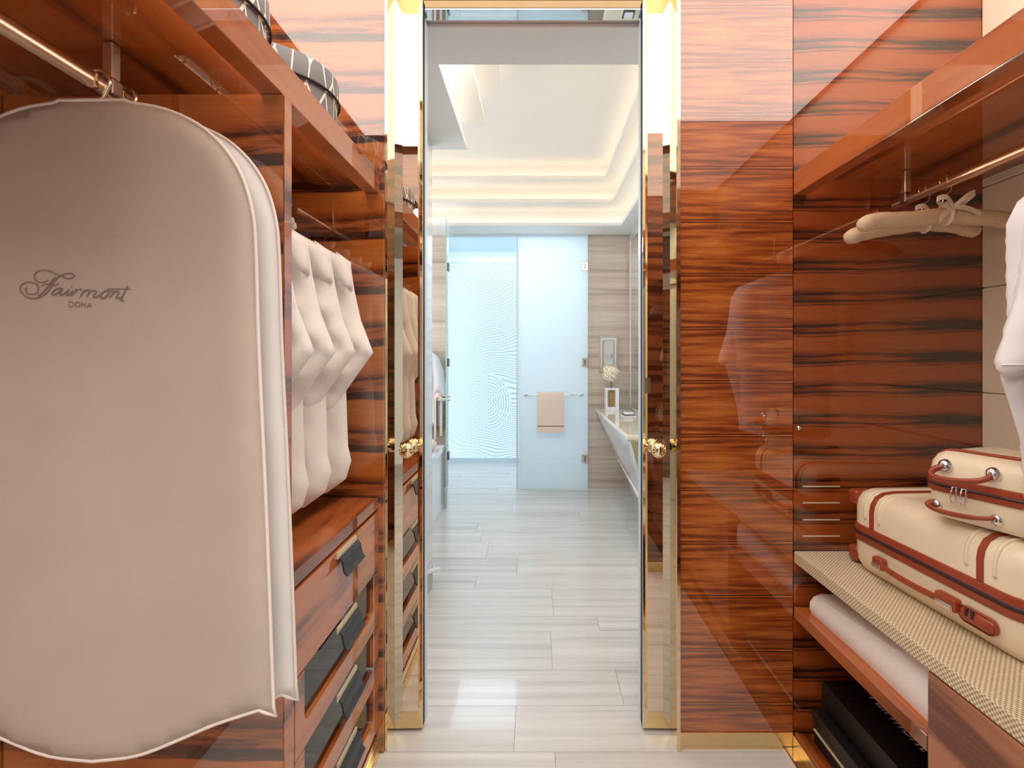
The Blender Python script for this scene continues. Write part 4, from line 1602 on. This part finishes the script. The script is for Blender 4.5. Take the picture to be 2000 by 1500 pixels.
def loft(bm, L, W, r, prof, T):
    rings = []
    for ins, z in prof:
        rings.append([bm.verts.new(T @ Vector((a, b, z))) for a, b in rrect(L, W, r, ins)])
    n = len(rings[0])
    for a, b in zip(rings, rings[1:]):
        for k in range(n):
            bm.faces.new((a[k], a[(k + 1) % n], b[(k + 1) % n], b[k]))
    bm.faces.new(rings[0])
    bm.faces.new(list(reversed(rings[-1])))


def band(bm, L, W, r, out, z0, z1, T):
    rings = [[bm.verts.new(T @ Vector((a, b, z))) for a, b in rrect(L, W, r, i_)] for i_, z in ((0.004, z0), (-out * .7, z0 + .002), (-out, z0 + .006), (-out, z1 - .006), (-out * .7, z1 - .002), (.004, z1))]
    n = len(rings[0])
    for a, b in zip(rings, rings[1:]):
        for k in range(n):
            bm.faces.new((a[k], a[(k + 1) % n], b[(k + 1) % n], b[k]))


def lam(T, pts):
    return [T @ Vector(p) for p in pts]


# local frame: x = across the bench (0 = front side, minus), y = along the bench
ang = math.radians(3.0)
sc_c = Vector((1.182, 1.318, .6575))
T = Matrix.Translation(sc_c) @ Matrix.Rotation(ang, 4, 'Z')
W_, L_ = .40, .575             # W across (local x), L along (local y)
sc = thing('suitcase', 'large cream hard suitcase with tan leather trim lying on the woven bench', 'suitcase', sc_c)
prof = [(.045, 0), (.018, .006), (.004, .030), (0, .060), (0, .19), (.004, .212), (.016, .232), (.036, .243), (.070, .247)]
bm = bmesh.new()
loft(bm, W_, L_, .065, prof, T)
fin('shell', bm, 'cream_case', sc, True, 60)
bm = bmesh.new()
band(bm, W_, L_, .065, .005, .092, .143, T)
zipb = fin('zip_band', bm, 'tan_leather', sc, True, 50)
bm = bmesh.new()
band(bm, W_, L_, .065, .0075, .110, .125, T)
fin('zip_teeth', bm, 'zip_dark', zipb, True, 50)
# straps over the shell: front face then across the top
fx = -W_ / 2
sp = [(0, .143), (0, .19), (.004, .212), (.016, .232), (.036, .243), (.070, .2475), (.20, .2475), (.33, .2475)]
for yl in (.178, -.165):
    bm = bmesh.new()
    rows_ = []
    for i, (ins, z) in enumerate(sp):
        a = sp[max(i - 1, 0)]
        b_ = sp[min(i + 1, len(sp) - 1)]
        tg = Vector((b_[0] - a[0], b_[1] - a[1])).normalized()
        nn = Vector((-tg.y, tg.x))
        rows_.append([bm.verts.new(T @ Vector((fx + ins + nn.x * h, yl + s * .008, z + nn.y * h))) for s in (-1, 1) for h in (-.001, .003)])
    for r0, r1 in zip(rows_, rows_[1:]):
        for i, j in ((0, 2), (2, 3), (3, 1), (1, 0)):
            bm.faces.new((r0[i], r0[j], r1[j], r1[i]))
    fin('strap', bm, 'tan_leather', sc, True, 50)
# pressed ribs in the shell either side of the straps
for yl, zt0 in ((.205, .155), (.150, .155), (-.130, .155), (-.20, .155)):
    bm = bmesh.new()
    pts = [(fx + i_ - .000, yl, z) for i_, z in ((0, .165), (0, .19), (.004, .212), (.016, .232), (.036, .243), (.070, .2465), (.16, .2465), (.26, .2465))]
    tube(bm, spline(lam(T, pts), 3), .0045, 8)
    fin('rib', bm, 'cream_case', sc, True)
# side handle
bm = bmesh.new()
hp = spline(lam(T, [(fx - .004, .135, .060), (fx - .016, .115, .060), (fx - .020, .05, .058), (fx - .020, -.01, .058), (fx - .016, -.075, .060), (fx - .004, -.095, .060)]), 5)
tube(bm, hp, [.012, .012, .011] + [.0085] * (len(hp) - 6) + [.011, .012, .012], 10, .55)
hd_ = fin('side_handle', bm, 'tan_leather', sc, True, 60)
for yl, l_ in ((.135, .020), (-.090, .030)):
    bm = bmesh.new()
    box(bm, fx - .020, fx + .002, yl - l_, yl + l_, .045, .078, .007, 3)
    bmesh.ops.transform(bm, matrix=T, verts=bm.verts)
    fin('handle_mount', bm, 'tan_leather', sc)
    bm = bmesh.new()
    box(bm, fx - .0235, fx - .018, yl - l_ * .8, yl + l_ * .8, .048, .062, .0025, 2)
    bmesh.ops.transform(bm, matrix=T, verts=bm.verts)
    fin('chrome_clip', bm, 'chrome', sc)
# lock
bm = bmesh.new()
box(bm, fx - .018, fx + .002, -.212, -.122, .038, .074, .015, 4)
bmesh.ops.transform(bm, matrix=T, verts=bm.verts)
lk = fin('lock', bm, 'tan_leather', sc, True, 50)
for yl in (-.148, -.163):
    bm = bmesh.new()
    box(bm, fx - .0195, fx - .015, yl - .003, yl + .003, .056, .0735)
    bmesh.ops.transform(bm, matrix=T, verts=bm.verts)
    fin('lock_wheel', bm, 'zip_dark', lk)
# wheel housings at the far end
for xl, zl in ((fx + .055, .205), (fx + .055, .030), (-fx - .055, .205), (-fx - .055, .030)):
    bm = bmesh.new()
    box(bm, xl - .035, xl + .035, L_ / 2 - .012, L_ / 2 + .030, zl - .024, zl + .024, .012, 3)
    bmesh.ops.transform(bm, matrix=T, verts=bm.verts)
    wh = fin('wheel_housing', bm, 'tan_leather', sc, True, 50)
    bm = bmesh.new()
    lathe(bm, [(.005, -.012), (.019, -.010), (.019, .010), (.005, .012)], T @ Vector((xl, L_ / 2 + .030, zl)), 'X', 14)
    fin('wheel', bm, 'zip_dark', wh, True, 40)

# beauty case on top
ang = math.radians(20)
W2, L2 = .24, .245
fc = Vector((.955, 1.272, 0))          # far front corner
R2d = Matrix.Rotation(ang, 4, 'Z')
cc = fc + R2d @ Vector((W2 / 2, -L2 / 2, 0))
T = Matrix.Translation((cc.x, cc.y, .9092)) @ R2d
bc = thing('vanity_case', 'small cream vanity case with tan trim standing on the large suitcase', 'suitcase', (cc.x, cc.y, .9092))
prof = [(.040, 0), (.014, .005), (.003, .022), (0, .045), (0, .115), (.004, .136), (.014, .152), (.030, .161), (.055, .165)]
bm = bmesh.new()
loft(bm, W2, L2, .05, prof, T)
fin('shell', bm, 'cream_case', bc, True, 60)
bm = bmesh.new()
band(bm, W2, L2, .05, .005, .066, .104, T)
zipb = fin('zip_band', bm, 'tan_leather', bc, True, 50)
bm = bmesh.new()
band(bm, W2, L2, .05, .0075, .079, .090, T)
fin('zip_teeth', bm, 'zip_dark', zipb, True, 50)
fx = -W2 / 2
bm = bmesh.new()
tube(bm, spline(lam(T, [(fx + .045, .109, .147), (fx + .045, .095, .158), (fx + .045, .07, .164), (fx + .045, .0, .1645), (fx + .045, -.07, .164), (fx + .045, -.105, .150)]), 5), .005, 8, 1)
fin('strap', bm, 'tan_leather', bc, True)
# upper handle with chrome domes
for yl in (.066, -.030):
    bm = bmesh.new()
    lathe(bm, [(.0155, .002), (.0155, -.003), (.013, -.009), (.008, -.013), (.002, -.0145)], T @ Vector((fx, yl, .132)), 'X', 18)
    fin('chrome_dome', bm, 'chrome', bc, True, 60)
bm = bmesh.new()
hp = spline(lam(T, [(fx - .008, .070, .130), (fx - .022, .082, .119), (fx - .034, .072, .108), (fx - .038, .03, .108), (fx - .028, -.015, .116), (fx - .010, -.032, .127)]), 6)
tube(bm, hp, .0075, 10, .8)
fin('carry_handle', bm, 'tan_leather', bc, True)
# lower handle
bm = bmesh.new()
hp = spline(lam(T, [(fx - .002, .092, .036), (fx - .014, .096, .030), (fx - .022, .06, .026), (fx - .022, .0, .030), (fx - .004, -.035, .036)]), 6)
tube(bm, hp, [.010] * 6 + [.007] * (len(hp) - 12) + [.006] * 6, 10, .7)
fin('carry_handle', bm, 'tan_leather', bc, True)
for yl in (.088, -.035):
    bm = bmesh.new()
    lathe(bm, [(.013, .002), (.013, -.003), (.008, -.006), (.002, -.007)], T @ Vector((fx, yl, .033)), 'X', 14)
    fin('handle_mount', bm, 'chrome', bc, True, 60)
# zip pulls
for yl in (.040, .020):
    bm = bmesh.new()
    tube(bm, lam(T, [(fx - .013, yl - .004, .088), (fx - .016, yl - .006, .072), (fx - .016, yl - .003, .052), (fx - .016, yl + .004, .052), (fx - .016, yl + .006, .072), (fx - .013, yl + .004, .088)]), .0018, 6, closed=True)
    fin('zip_pull', bm, 'chrome', zipb, True)
